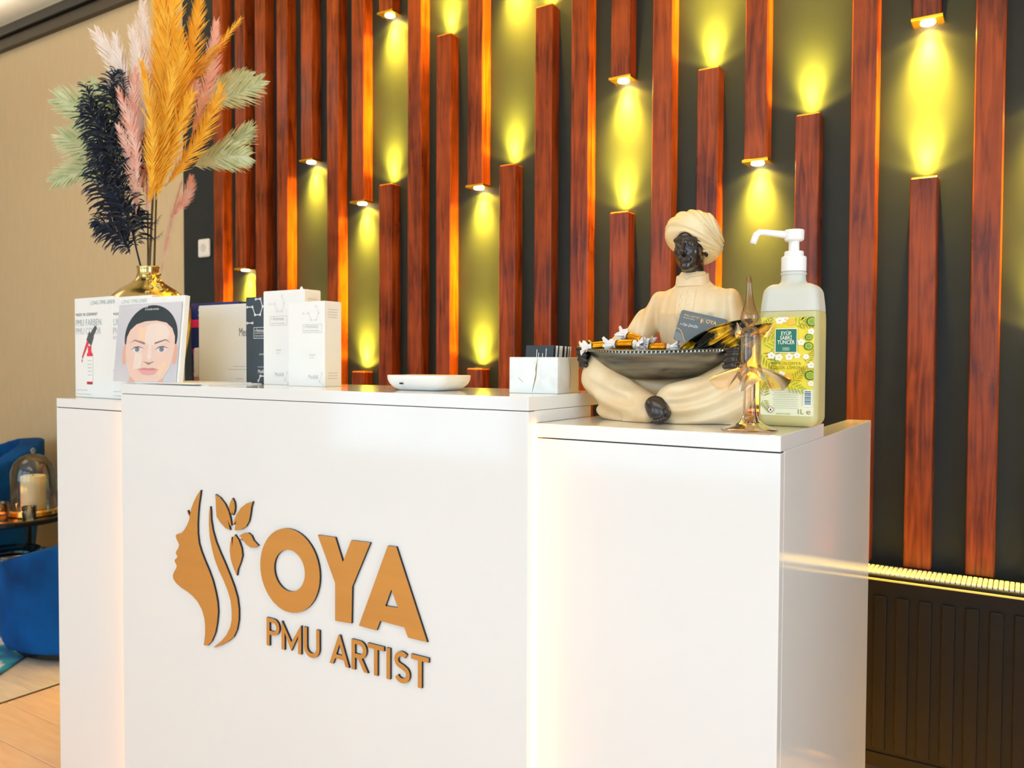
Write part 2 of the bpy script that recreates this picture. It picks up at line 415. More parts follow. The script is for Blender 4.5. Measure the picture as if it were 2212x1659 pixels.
# (x, bottom end of the hanging beam, top end of the standing beam)
for x, zu, zl in ((-3.061, 1.562, .95), (-2.638, 1.996, 1.05), (-2.346, 1.792, 1.099), (-2.199, 2.517, 1.841), (-1.912, 2.86, 2.366), (-1.767, 1.792, 1.116),
                  (-1.626, 2.56, 1.846), (-1.478, 2.85, 2.375), (-1.187, 2.08, 1.637), (-.890, 2.62, 2.05), (-.742, 1.754, 1.0),
                  (-.592, 2.72, 1.863), (-.287, 2.075, 1.646), (.012, 1.85, 1.2)):
    slat(x, zu, ZT, lo=True); slat(x, ZB, zl, hi=True)
for x in (.16, .31, .46, .61): slat(x, ZB, ZT)

sw = tag(MB().box(-.042, .042, -.012, 0, -.043, .043).build('wall_thermostat', m_plastic_w, bevel=.009, seg=3, loc=(-3.342, YB-.009, 1.678)), 'small white square wall thermostat on the dark strip', 'thermostat')
dial = MB().lathe([(.02, 0), (.019, .003), (0, .003)], 20).build('dial', M('dial_grey', 'dcd8cf', .4), sw, loc=(0, -.0115, 0), rot=(PI/2, 0, 0))

# ------------------------------------------------------------------ radiator under the slats
rad = thing('radiator', 'black panel radiator with white top grille below the wooden slats', 'radiator', (-.35, 2.35, 0))
RX0, RX1 = -.62, 1.15                            # in the radiator's own x
box('front_panel', RX0, RX1, 0, .012, .06, .579, m_radiator, rad, .004)
box('rear_panel', RX0, RX1, .088, .1, .06, .577, m_radiator, rad, .003)
box('end_panel', RX0-.006, RX0, 0, .1, .06, .579, m_radiator, rad, .002); box('end_panel', RX1, RX1+.006, 0, .1, .06, .579, m_radiator, rad, .002)
box('gold_trim', RX0, RX1, -.0025, .0, .5645, .5695, M('pale_gold_trim', 'f3e58a', .3, .2), rad, .0005)
box('lower_rail', RX0, RX1, -.004, 0, .085, .1, m_radiator, rad, .001)
for x in (RX0+.1, RX1-.15): box('foot', x, x+.03, .02, .08, 0, .06, m_radiator, rad, .003)
rib = MB().box(-.0155, .0155, -.006, .002, .11, .525).mesh('rib', .0035, 2); rib.materials.append(m_radiator)
x = .041-.0533*11
while x < RX1-.03:
    if x > RX0+.02:
        o = bpy.data.objects.new('rib', rib); C.objects.link(o); o.parent = rad; o.location = (x-.018, 0, 0)
    x += .0533
fin = MB().box(-.0047, .0047, .008, .092, -.004, .004).mesh('grille_fin', .0012, 1); fin.materials.append(M('white_enamel', 'f6f4ef', .3, var=.01))
n = int((RX1-RX0)/.0118)
for k in range(n):
    o = bpy.data.objects.new('grille_fin', fin); C.objects.link(o); o.parent = rad; o.location = (RX0+.008+k*.0118, 0, .581)

# ------------------------------------------------------------------ reception desk
m_desk = M('white_lacquer', 'eeeeed', .09, var=.006, scale=4, coat=.3)
m_led = M('warm_led', (1, .36, .05), .4, emit=20)
desk = thing('reception_desk', 'white lacquered reception desk with gold lettering on its front', 'desk', (-1.257, 1.165, 0))
DX, DY = 1.257, -1.165
def dpart(name, x0, x1, y0, y1, z0, z1, mt=None, bevel=.0012): return box(name, x0+DX, x1+DX, y0+DY, y1+DY, z0, z1, mt or m_desk, desk, bevel)
XL, XCL, XCR, XR = -2.2135, -1.876, -.7095, -.3006
dpart('centre_panel', XCL, XCR, 1.1652, 1.1868, .0, 1.0605)
dpart('centre_top', XCL, XCR, 1.1652, 1.494, 1.0617, 1.0854)
dpart('riser', XCL, XCR, 1.1875, 1.396, 1.04, 1.0612)
dpart('side_top', XCR+.0005, XR, 1.19, 1.478, 1.0164, 1.04); dpart('side_top', XL, XCL-.0005, 1.19, 1.478, 1.0164, 1.04)
dpart('side_front', XCR+.0005, XR, 1.19, 1.2118, 0, 1.0145); dpart('side_front', XL, XCL-.0005, 1.19, 1.2118, 0, 1.0145)
dpart('seam', XCR+.002, XR-.002, 1.193, 1.47, 1.0145, 1.0166, m_seam, 0); dpart('seam', XL+.002, XCL-.002, 1.193, 1.47, 1.0145, 1.0166, m_seam, 0)
dpart('seam', XCL+.002, XCR-.002, 1.168, 1.39, 1.0605, 1.0619, m_seam, 0)
dpart('end_panel', XR-.05, XR, 1.2128, 1.9716, 0, 1.0163); dpart('end_panel', XL, XL+.05, 1.2128, 1.9716, 0, 1.0163)
dpart('inner_panel', XL+.05, XR-.05, 1.38, 1.396, .02, 1.0163)
dpart('work_top', XL+.05, XR-.05, 1.396, 1.9, .735, .76)
dpart('led_strip', XCR+.0006, XCR+.0036, 1.179, 1.1895, 0, 1.0398, m_led, 0)
dpart('led_strip', XCL-.0036, XCL-.0006, 1.179, 1.1895, 0, 1.0398, m_led, 0)

# lettering and emblem, 5 mm acrylic with a gold face (mm on the panel, from x=-1.2, z=.7)
m_goldface = M('brushed_gold_face', 'd6974a', .38, .35, var=.05, scale=3, stretch=(1, 1, 8)); m_edge = M('black_acrylic_edge', '241c22', .35)
def glyph(name, pts, hole=None, label=None):
    f = lambda L_: [(x/1000-1.2+DX, z/1000+.7) for x, z in L_]
    o = MB().poly_xz(f(pts), 1.1602+DY, 1.1655+DY, 0, 1, f(hole) if hole else None).build(name, [m_goldface, m_edge], desk)
    if label: o['label'] = label
    return o
G_face = [(-366.1, 153.0), (-379.0, 140.1), (-391.6, 123.1), (-400.3, 107.3), (-405.5, 89.0), (-408.6, 80.0), (-415.8, 68.1), (-426.1, 55.7), (-436.3, 47.7), (-453.4, 42.8), (-457.5, 39.1), (-454.5, 31.4), (-447.9, 24.1), (-444.9, 19.6), (-447.0, 12.9), (-453.8, 5.6), (-457.5, 0.2), (-455.5, -4.4), (-451.4, -8.0), (-454.0, -12.3), (-461.8, -17.6), (-461.9, -21.5), (-456.7, -26.6), (-454.2, -30.8), (-456.9, -37.0), (-464.8, -46.3), (-469.5, -54.4), (-467.6, -62.9), (-457.2, -71.1), (-436.7, -79.3), (-416.4, -84.2), (-396.3, -91.6), (-379.0, -102.2), (-364.3, -117.2), (-356.1, -134.8), (-353.4, -151.7), (-353.5, -170.7), (-356.1, -185.4), (-358.7, -197.0), (-345.5, -195.4), (-330.8, -182.2), (-318.6, -161.1), (-312.2, -138.0), (-308.6, -112.5), (-310.8, -91.0), (-316.9, -70.2), (-326.2, -46.6), (-339.1, -25.0), (-353.4, -5.0), (-365.5, 13.8), (-374.2, 31.7), (-377.9, 53.4), (-378.2, 75.5), (-376.5, 97.8), (-373.3, 120.2), (-368.2, 141.1)]
G_lash = [(-415.4, 102.0), (-412.5, 94.6), (-406.0, 87.7), (-404.0, 90.4), (-409.4, 95.9), (-412.9, 102.6)]
G_hair = [(-333.9, 119.4), (-337.4, 101.9), (-338.1, 76.8), (-335.9, 52.1), (-328.9, 28.0), (-319.5, 4.3), (-305.5, -18.7), (-289.1, -39.5), (-275.2, -60.5), (-266.1, -80.6), (-262.6, -101.5), (-262.7, -123.1), (-267.5, -139.3), (-279.8, -158.5), (-297.3, -175.8), (-326.1, -196.3), (-299.8, -186.2), (-276.2, -173.3), (-256.5, -158.8), (-245.8, -141.5), (-239.7, -119.0), (-239.5, -94.6), (-243.9, -70.9), (-254.3, -48.1), (-268.0, -25.6), (-284.1, -1.7), (-300.4, 20.8), (-314.4, 42.2), (-325.2, 65.8), (-331.2, 90.1), (-332.0, 108.7)]
G_L1 = [(-315.9, 148.2), (-299.4, 142.3), (-283.0, 129.7), (-271.5, 114.9), (-265.6, 100.3), (-262.0, 84.5), (-265.7, 83.5), (-274.0, 95.4), (-271.3, 87.4), (-266.3, 74.2), (-281.1, 76.5), (-299.8, 87.9), (-311.6, 99.0), (-313.8, 116.8), (-314.1, 135.3)]
G_L2 = [(-192.1, 144.1), (-197.5, 131.6), (-201.1, 113.2), (-204.8, 100.9), (-214.7, 87.7), (-230.5, 79.3), (-252.0, 75.0), (-250.1, 82.2), (-245.0, 97.4), (-254.7, 86.8), (-255.6, 89.2), (-252.3, 98.7), (-243.9, 111.7), (-230.2, 126.8), (-212.1, 137.6)]
G_L3 = [(-258.3, 145.2), (-251.5, 136.8), (-249.8, 126.3), (-252.1, 115.4), (-257.3, 107.3), (-258.6, 116.3), (-261.4, 108.4), (-266.9, 115.4), (-269.6, 125.8), (-265.3, 135.4)]
G_L4 = [(-251.1, 66.2), (-256.7, 58.6), (-259.6, 38.3), (-261.3, 59.5), (-266.0, 45.2), (-268.0, 28.1), (-264.5, 10.2), (-255.4, -8.5), (-244.9, -22.8), (-241.6, -8.0), (-232.4, 8.4), (-226.9, 23.4), (-229.5, 39.2), (-238.4, 55.3)]
G_L5 = [(-236.5, 65.5), (-221.6, 72.8), (-208.1, 75.3), (-197.0, 70.3), (-190.4, 60.6), (-175.1, 51.5), (-186.1, 46.2), (-199.4, 44.5), (-212.7, 48.8), (-221.7, 55.3), (-234.3, 58.2), (-223.9, 57.1), (-229.3, 61.9)]
G_Y = [(0.9, 95.4), (49.0, 96.4), (69.6, 50.0), (91.9, 95.9), (141.4, 97.4), (94.3, 5.6), (92.4, -67.3), (48.6, -69.6), (48.8, 5.5)]
G_A = [(185.2, 97.0), (206.1, 97.6), (279.9, -68.5), (234.5, -68.1), (225.8, -50.6), (166.1, -49.1), (157.3, -69.1), (111.8, -67.9)]
G_Ah = [(193.8, 15.6), (210.2, -16.6), (179.3, -18.0)]
glyph('emblem_profile', G_face, label='gold woman-profile emblem'); glyph('emblem_lash', G_lash); glyph('emblem_hair', G_hair, label='gold hair-strand emblem')
for L_ in (G_L1, G_L2, G_L3, G_L4, G_L5): glyph('emblem_leaf', L_)
glyph('letter_o', ell_pts(-81.6, 11.8, 88, 86.8, 48), ell_pts(-81.2, 11.8, 45.4, 43.2, 40))
glyph('letter_y', G_Y); glyph('letter_a', G_A, G_Ah)
ZB_, ZT_, TH = -156.5, -97.2, 9.2
def arcs(cx, cz, rx, rz, a0, a1, n): return ell_pts(cx, cz, rx, rz, n, a0, a1)
def stroke(pts, th):
    """outline of an open stroke of constant width"""
    L1, L2 = [], []
    for i, p in enumerate(pts):
        a = pts[max(0, i-1)]; b = pts[min(len(pts)-1, i+1)]
        d = math.hypot(b[0]-a[0], b[1]-a[1]); nx, nz = -(b[1]-a[1])/d*th/2, (b[0]-a[0])/d*th/2
        L1.append((p[0]+nx, p[1]+nz)); L2.append((p[0]-nx, p[1]-nz))
    return L1+L2[::-1]
def cap_letters():
    b, t = ZB_, ZT_
    x = -150.8; r = 16.5
    glyph('letter_p', [(x, b), (x+TH, b), (x+TH, b+24)]+[(x+21, b+24)]+arcs(x+21, t-17.5, 18.5, 17.5, -PI/2, PI/2, 12)+[(x, t)],
          [(x+TH, b+32.5)]+arcs(x+20.5, t-13.5+.2, 10.2, 9.3, -PI/2, PI/2, 10)[0:0]+[(x+20, b+32.5)]+arcs(x+20, t-18, 10, 9.3, -PI/2, PI/2, 10)[1:-1]+[(x+20, t-8.5), (x+TH, t-8.5)])
    x = -105.3
    glyph('letter_m', [(x, b), (x+TH, b), (x+TH, t-22), (x+29, b+2), (x+58.5-TH, t-22), (x+58.5-TH, b), (x+58.5, b), (x+58.5, t), (x+57, t), (x+29.2, b+20), (x+1.5, t), (x, t)])
    x = -39.5; wd = 44.8
    glyph('letter_u', [(x, t), (x, b+21)]+arcs(x+wd/2, b+21, wd/2, 21.5, PI, 2*PI, 14)[1:-1]+[(x+wd, b+21), (x+wd, t), (x+wd-TH, t), (x+wd-TH, b+21)]+arcs(x+wd/2, b+21, wd/2-TH, 12.5, 2*PI, PI, 12)[1:-1]+[(x+TH, b+21), (x+TH, t)])
    x = 33.2; wd = 53
    glyph('letter_a', [(x, b), (x+9.8, b), (x+14.8, b+12.5), (x+38.2, b+12.5), (x+43.2, b), (x+wd, b), (x+28.5, t+1), (x+24.5, t+1)], [(x+18.2, b+20.8), (x+34.8, b+20.8), (x+26.5, b+42)])
    x = 92.3
    glyph('letter_r', [(x, b), (x+TH, b), (x+TH, b+24), (x+16.5, b+24), (x+32.5, b), (x+43.3, b), (x+27, b+25)]+arcs(x+21.5, t-17.5, 18, 17.5, -PI/2+.35, PI/2, 12)+[(x, t)],
          [(x+TH, b+32.5), (x+20, b+32.5)]+arcs(x+20, t-18, 10, 9.3, -PI/2, PI/2, 10)[1:-1]+[(x+20, t-8.5), (x+TH, t-8.5)])
    for x in (134.2, 241.8):
        glyph('letter_t', [(x+16.3, b), (x+16.3+TH, b), (x+16.3+TH, t-8.8), (x+41.6, t-8.8), (x+41.6, t), (x, t), (x, t-8.8), (x+16.3, t-8.8)])
    x = 182
    glyph('letter_i', [(x, b), (x+TH, b), (x+TH, t), (x, t)])
    cx = 219.5
    mid = [(cx+15.5, t-10.5)]+arcs(cx, t-16.5, 13.5, 12, .75, PI, 9)+arcs(cx, t-16.5, 13.5, 12, PI, PI+.9, 4)[1:]+[(cx+2, (t+b)/2+.5)]+arcs(cx+.5, b+17, 14.5, 13, .75, 0, 4)+arcs(cx+.5, b+17, 14.5, 13, 0, -PI+.45, 10)[1:]
    glyph('letter_s', stroke(mid[1:], TH))
cap_letters()
# ------------------------------------------------------------------ things on the raised centre top and the left ledge
ZCT, ZLT = 1.0855, 1.0401
m_card = M('white_card', 'f4f3f0', .45, var=.01); m_card2 = M('cool_white_card', 'f2f2f1', .4, var=.01)
m_ink = M('dark_grey_ink', '4a4d55', .6, var=.02); m_inkl = M('pale_grey_ink', 'c3c4c6', .6, var=.02); m_inkw = M('white_ink', 'f7f7f5', .5, var=.01)
m_teal = M('grey_green_ink', 'a9bcbc', .6); m_navybox = M('slate_blue_card', '3a4a58', .4, var=.04); m_red = M('red_ink', 'ea3b50', .5); m_redd = M('dark_red_ink', 'c22a44', .5)
m_greyd = M('charcoal_ink', '55575e', .5); m_pink = M('magenta_ink', 'e6286a', .5); m_blue = M('deep_blue_card', '1b2f7a', .35)

def carton(name, label, x0, x1, y0, y1, z1, mt, bev=.0012):
    t = thing(name, label, 'box', ((x0+x1)/2, (y0+y1)/2, ZCT))
    hx, hy, h = (x1-x0)/2, (y1-y0)/2, z1-ZCT
    box('carton', -hx, hx, -hy, hy, 0, h-.0015, mt, t, bev)
    box('lid_flap', -hx+.0012, hx-.0012, -hy+.0006, hy-.0012, h-.0018, h, mt, t, .0005)
    return t, hx, hy, h

# white carton seen between leaflet and dark box
t, hx, hy, h = carton('cosmetic_box', 'wide white cosmetic box left of the dark box', -1.903, -1.690, 1.407, 1.447, 1.291, m_card2)
mb = MB(); y = -hy-.0003
text_xz(mb, 'Medik8', .031, .058, h*.59, y, 0, sx=.62); 
for k, (zz, l) in enumerate(((.042, .05), (.034, .09), (.01, .03))):
    mb.box(.03-l/2+.03, .03+l/2+.03, y, y+.0002, zz, zz+.0014, 1)
mb.build('print', [m_ink, m_inkl], t)
# dark slate box
t, hx, hy, h = carton('serum_box', 'dark slate-blue serum box with white hexagon molecule pattern', -1.668, -1.585, 1.371, 1.425, 1.302, m_navybox, .002)
mb = MB(); y = -hy-.0003
def molecule(mb, nodes, edges, y, mi, r=.0034, w=.0011):
    for a, b in edges:
        (x0, z0), (x1, z1) = nodes[a], nodes[b]; d = math.hypot(x1-x0, z1-z0); nx, nz = -(z1-z0)/d*w, (x1-x0)/d*w
        flat_xz(mb, [(x0+nx, z0+nz), (x1+nx, z1+nz), (x1-nx, z1-nz), (x0-nx, z0-nz)], y, mi)
    for x, z in nodes:
        o, i = ell_pts(x, z, r, r, 10), ell_pts(x, z, r*.55, r*.55, 10)
        n = len(mb.v); mb.v += [(a, y-.0001, b) for a, b in o+i]
        for k in range(10): mb.f.append((n+k, n+(k+1) % 10, n+10+(k+1) % 10, n+10+k)); mb.mi.append(mi)
molecule(mb, [(-.036, .192), (-.016, .192), (-.007, .172), (.012, .172), (.021, .192), (.013, .211), (-.004, .211), (.039, .192), (-.036, .152), (-.016, .152)],
         [(0, 1), (1, 2), (2, 3), (3, 4), (4, 5), (5, 6), (4, 7), (8, 9)], y, 0)
def frame_xz(mb, x0, x1, z0, z1, w, y, mi):
    for q in ((x0, x1, z0, z0+w), (x0, x1, z1-w, z1), (x0, x0+w, z0, z1), (x1-w, x1, z0, z1)): flat_xz(mb, [(q[0], q[2]), (q[1], q[2]), (q[1], q[3]), (q[0], q[3])], y, mi)
frame_xz(mb, -.012, .04, .113, .141, .0011, y, 0); text_xz(mb, 'r-Retinoate', .0125, -.008, .129, y, 0, spacing=1.05, sx=.66); flat_xz(mb, [(-.009, .1255), (.037, .1255), (.037, .1263), (-.009, .1263)], y, 0)
text_xz(mb, 'YOUTH ACTIVATING', .0058, -.008, .1175, y, 0, sx=.72); text_xz(mb, 'ADVANCED', .0055, .008, .072, y, 0); text_xz(mb, 'Medik8', .013, .003, .027, y, 0, sx=.8)
flat_xz(mb, [(.003, .042), (.03, .042), (.03, .0428), (.003, .0428)], y, 0)
molecule(mb, [(.012, .02), (.034, .02), (.005, .008)], [(0, 1), (0, 2)], y, 0)
mb.build('print', [m_inkw], t)
# two white serum boxes
for name, lab, x0, x1, y0, y1, z1, rz in (('serum_box', 'tall white serum box with grey print right of the dark box', -1.590, -1.447, 1.36, 1.412, 1.313, 0),
                                 ('serum_box', 'frontmost white serum box with its right side in shade', -1.456, -1.339, 1.318, 1.371, 1.279, 0)):
    t, hx, hy, h = carton(name, lab, x0, x1, y0, y1, z1, m_card)
    mb = MB(); y = -hy-.0003; dx = .02 if z1 < 1.3 else -.018
    frame_xz(mb, dx-.03, dx+.03, h*.63, h*.73, .0008, y, 0); text_xz(mb, 'r-Retinoate', .0125, dx-.026, h*.685, y, 0, spacing=1.05, sx=.74); text_xz(mb, 'YOUTH ACTIVATING CREAM', .005, dx-.026, h*.645, y, 0, sx=.72)
    text_xz(mb, 'INTENSE', .005, dx-.01, h*.36, y, 0); text_xz(mb, '50 ml e', .0045, dx-.008, h*.33, y, 0)
    text_xz(mb, 'Medik8', .0135, dx-.014, h*.09, y, 0, sx=.8)
    molecule(mb, [(dx-.03, h*.86), (dx-.012, h*.86), (dx-.004, h*.78), (dx+.012, h*.78), (dx+.02, h*.86), (dx+.012, h*.94)], [(0, 1), (1, 2), (2, 3), (3, 4), (4, 5)], y, 1, .003, .0007)
    molecule(mb, [(dx+.03, .03), (dx+.022, .012), (dx+.034, .004)], [(0, 1), (1, 2)], y, 1, .003, .0007)
    # ingredients on the right side
    for k in range(7):
        z = h*.9-k*.006-(.12 if k > 3 else 0); n = len(mb.v)
        mb.add([(hx+.0003, -hy*.6, z), (hx+.0003, hy*.5, z), (hx+.0003, hy*.5, z+.0012), (hx+.0003, -hy*.6, z+.0012)], [(0, 1, 2, 3)], 0)
    mb.build('print', [m_inkl, M('embossed_grey', 'e3e2df', .5, var=.01)], t)
    if z1 > 1.3:
        # torn tab at the back of the lid
        pts = [(.012+.02*k/8, h+.0115*math.sin(PI*min(1, k/6.0+.12))*(1 if k < 7 else .6)) for k in range(9)]+[(.034, h-.001), (.01, h-.001)]
        MB().poly_xz(pts, hy-.012, hy-.0105).build('tab', m_card, t)
# deep blue box and white tube behind the leaflet
t, hx, hy, h = carton('supplement_box', 'deep blue supplement box with magenta stripe behind the leaflet', -2.003, -1.80, 1.456, 1.492, 1.303, m_blue)
mb = MB(); y = -hy-.0003
flat_xz(mb, [(-hx, h*.69), (hx, h*.69), (hx, h*.79), (-hx, h*.79)], y, 1); text_xz(mb, 'BEAUTY', .014, -.04, h*.715, y-.0002, 0); text_xz(mb, 'SKULPT', .034, -.07, h*.83, y, 0)
text_xz(mb, 'collagen drink', .009, -.05, h*.63, y, 0); text_xz(mb, 'with vitamins', .009, -.05, h*.57, y, 0)
mb.build('print', [m_inkw, m_pink], t)
t = thing('cream_tube', 'slim white cream tube standing before the blue box', 'tube', (-1.945, 1.437, ZCT))
mb = MB(); mb.lathe([(.0115, 0), (.012, .004), (.012, .012)], 20); mb.build('cap', M('rose_cap', 'c98aa6', .4), t, smooth=True)
mb = MB(); mb.lathe([(.0125, .012), (.013, .02), (.013, .07), (.0125, .088), (.009, .0925), (0, .093)], 20); mb.build('body', M('tube_white', 'eceaf0', .35), t, smooth=True)
for tx, zz, mt in (('Spirularin', .022, m_navybox), ('HS', .075, m_pink)): mb = MB(); text_xz(mb, tx, .0125, -.0005, zz, -.0136, 0, rot=PI/2); mb.build('print', [mt], t)
# papers lying flat under the boxes
m_paper = M('paper', 'efeeec', .6, var=.01)
for k, (x0, x1, y0, y1, rz) in enumerate(((-1.86, -1.60, 1.20, 1.36, .05), (-1.865, -1.62, 1.19, 1.35, -.03))):
    o = MB().box(-(x1-x0)/2, (x1-x0)/2, -(y1-y0)/2, (y1-y0)/2, 0, .0022).build('flyer_sheet', m_paper, None, .0003, 1, loc=((x0+x1)/2, (y0+y1)/2, ZCT+k*.0023), rot=(0, 0, rz))
    tag(o, ('white flyer lying flat on the counter at the bottom of the small pile', 'top flyer of the small flat pile before the face leaflet')[k], 'flyer')

# face leaflet: leaning holder with a printed portrait
t = thing('leaflet_display', 'leaning leaflet display with a portrait of a dark-haired woman', 'leaflet', (-1.85, 1.212, ZCT+.0046)); t.rotation_euler = (-.1, 0, .0)
W2, HH = .136, .196
box('backing', -W2-.004, W2-.006, .0015, .016, 0, HH+.016, m_card, t, .0015)
skin = M('print_skin', 'f0cdbd', .4, var=.04, scale=9); skin2 = M('print_skin_light', 'f2dcd0', .4, var=.02)
hairm = M('print_hair', '2c3a42', .4, var=.1, scale=8); bgm = M('print_backdrop', 'c3c3cd', .4, col2='e4dfe0', scale=3); lipm = M('print_lips', 'd98582', .4, var=.04); brow = M('print_brow', '9c7c74', .4)
shade = M('print_blush', 'e9b29c', .4, var=.03, scale=12)
mb = MB(); Y = [0, -.0002, -.0004, -.0006, -.0008, -.001]
flat_xz(mb, [(-W2, .0), (W2-.012, .0), (W2-.012, HH), (-W2, HH)], Y[0], 0)
cx = .008
flat_xz(mb, ell_pts(cx, .112, .108, .079, 40), Y[1], 1)                      # hair drawn back
flat_xz(mb, [(cx-.076, .0), (cx+.066, .0), (cx+.06, .04), (cx-.066, .04)], Y[1], 5)   # neck
for sx in (-1, 1): flat_xz(mb, ell_pts(cx+sx*.103, .068, .01, .026, 14), Y[1], 5)      # ears
faceo = [(cx-.1, .088), (cx-.097, .06), (cx-.088, .034), (cx-.07, .012), (cx-.046, 0), (cx+.042, 0), (cx+.066, .012), (cx+.086, .034), (cx+.096, .06), (cx+.1, .088), (cx+.098, .112), (cx+.085, .132), (cx+.06, .146), (cx+.02, .152), (cx-.025, .151), (cx-.062, .144), (cx-.086, .13), (cx-.098, .112)]
flat_xz(mb, faceo, Y[2], 2)
flat_xz(mb, ell_pts(cx+.02, .118, .058, .028, 24), Y[3], 3)
flat_xz(mb, [(cx-.056, .136), (cx-.014, .136), (cx-.022, .118), (cx-.02, .103), (cx-.05, .103), (cx-.049, .12)], Y[3], 9)
flat_xz(mb, [(cx-.058, .072), (cx-.028, .072), (cx-.026, .05), (cx-.03, .034), (cx-.062, .03)], Y[3], 3)
flat_xz(mb, [(cx-.004, .1), (cx+.008, .1), (cx+.012, .06), (cx+.004, .054), (cx-.006, .058)], Y[3], 3)
flat_xz(mb, [(cx+.028, .03), (cx+.06, .052), (cx+.076, .05), (cx+.07, .03), (cx+.05, .01)], Y[3], 9)
for sx in (-1, 1):
    e = cx+sx*.05
    flat_xz(mb, [(e-sx*.03, .0925), (e-sx*.012, .0965), (e+sx*.014, .1025), (e+sx*.034, .0955), (e+sx*.014, .1055), (e-sx*.012, .101), (e-sx*.03, .0975)], Y[4], 4)
    flat_xz(mb, [(e-.026, .0785), (e-.012, .086), (e+.006, .0872), (e+.026, .0815), (e+.01, .0735), (e-.01, .0735)], Y[3], 12)
    flat_xz(mb, ell_pts(e, .0806, .0092, .0062, 16), Y[4], 11)
    flat_xz(mb, [(e-.029, .078), (e-.012, .0868), (e+.006, .0885), (e+.03, .0825), (e+.006, .0862), (e-.012, .0842)], Y[5], 7)
flat_xz(mb, [(cx-.022, .0505), (cx-.012, .0475), (cx-.003, .0435), (cx+.002, .0425), (cx+.007, .0435), (cx+.016, .0475), (cx+.026, .0505), (cx+.015, .0495), (cx+.007, .0475), (cx-.003, .0475), (cx-.012, .0495)], Y[4], 4)
flat_xz(mb, [(cx-.044, .0305), (cx-.016, .0345), (cx+.002, .033), (cx+.02, .0345), (cx+.048, .0305), (cx+.02, .029), (cx-.016, .029)], Y[4], 8)
flat_xz(mb, [(cx-.04, .0285), (cx+.044, .0285), (cx+.024, .0185), (cx+.002, .0162), (cx-.022, .0185)], Y[4], 10)
text_xz(mb, 'Long-Lasting Beauty', .011, cx-.09, .186, Y[5], 6, sx=.8); text_xz(mb, 'BY SCHMID-WIMMER', .006, cx-.03, .1785, Y[5], 6)
mb.build('portrait_print', [bgm, hairm, skin, skin2, brow, shade, m_inkw, m_greyd, lipm, M('print_peach', 'f6d2b4', .4, var=.02), M('print_lower_lip', 'eaa9a4', .4, var=.03), M('print_iris', '7d7f86', .4), M('print_eye_white', 'e6dedb', .4, var=.02)], t, fix=False)
mb = MB(); text_xz(mb, 'LONG-TIME-LINER', .0135, -W2+.004, HH+.0035, .0012, 0, spacing=1.0); mb.build('print', [m_teal], t)

# bottle leaflets on the left ledge
def dropper(mb, x, z, s, mats):
    R_, K, Wt, D = mats
    th = -.62
    def pt(a, b): return (x+s*(a*math.cos(th)-b*math.sin(th)), z+s*(a*math.sin(th)+b*math.cos(th)))
    flat_xz(mb, [(x-.18*s, z-.95*s), (x+.2*s, z-.95*s), (x+.22*s, z-.5*s), (x+.12*s, z-.42*s), (x+.12*s, z-.2*s), (x-.12*s, z-.2*s), (x-.12*s, z-.42*s), (x-.2*s, z-.5*s)], -.0004, R_)
    flat_xz(mb, [(x-.22*s, z-1.5*s), (x+.2*s, z-1.5*s), (x+.24*s, z-.58*s), (x-.22*s, z-.58*s)], -.0006, Wt)
    flat_xz(mb, [(x-.22*s, z-1.5*s), (x+.2*s, z-1.5*s), (x+.18*s, z-1.6*s), (x-.2*s, z-1.6*s)], -.0006, D)
    for k in range(5): flat_xz(mb, [(x-.14*s, z-(.75+.13*k)*s), (x+.14*s, z-(.75+.13*k)*s), (x+.14*s, z-(.725+.13*k)*s), (x-.14*s, z-(.725+.13*k)*s)], -.0008, 4)
    pip = [(-.55, -.62), (-.5, -.66), (.02, -.02), (-.1, .1)]
    flat_xz(mb, [(x+a*s, z+b*s) for a, b in pip], -.001, R_); flat_xz(mb, ell_pts(x-.535*s, z-.74*s, .025*s, .06*s, 10), -.001, D)
    flat_xz(mb, [(x-.2*s, z+.02*s), (x+.12*s, z-.2*s), (x+.3*s, z+.12*s), (x+.0*s, z+.32*s)], -.0012, K)
    flat_xz(mb, [(x+.1*s, z+.27*s), (x+.28*s, z+.14*s), (x+.52*s, z+.42*s), (x+.5*s, z+.5*s), (x+.4*s, z+.52*s)], -.0012, K)
mm = [m_red, m_greyd, m_card, m_redd, m_inkl, m_teal]
t = thing('leaflet_box', 'white leaflet holder on the left ledge printed with a red dropper bottle', 'leaflet', (-2.146, 1.254, ZLT+.0004)); t.rotation_euler = (0, 0, -.05)
box('holder', -.098, .1, .0, .012, 0, .272, m_card, t, .002)
mb = MB(); dropper(mb, -.018, .156, .075, (0, 1, 2, 3))
text_xz(mb, 'MADE IN GERMANY', .0115, -.09, .223, -.0005, 1, spacing=1.15); text_xz(mb, 'PMU FARBEN', .0255, -.092, .196, -.0005, 5, sx=.92); text_xz(mb, 'PMU COLOR', .0255, -.092, .173, -.0005, 4, sx=.92)
text_xz(mb, 'LONG-TIME-LINER', .015, -.012, .252, -.0005, 5); 
for zz, l in ((.019, .06), (.008, .08)): flat_xz(mb, [(-.09, zz), (-.09+l, zz), (-.09+l, zz+.0014), (-.09, zz+.0014)], -.0005, 4)
mb.build('print', mm, t, fix=False)
t = thing('leaflet_box', 'white leaflet holder between the bottle leaflet and the portrait leaflet', 'leaflet', (-1.972, 1.25, ZLT+.0004))
box('holder', -.078, .095, 0, .018, 0, .268, m_card, t, .002)
mb = MB(); text_xz(mb, 'MADE IN GERMANY', .009, -.072, .221, -.0005, 1, spacing=1.1); text_xz(mb, 'UNIQUE', .0255, -.073, .194, -.0005, 4, sx=.92); text_xz(mb, 'PIGMENTS', .0255, -.075, .171, -.0005, 4, sx=.92); text_xz(mb, 'EDITION', .011, -.077, .158, -.0005, 4)
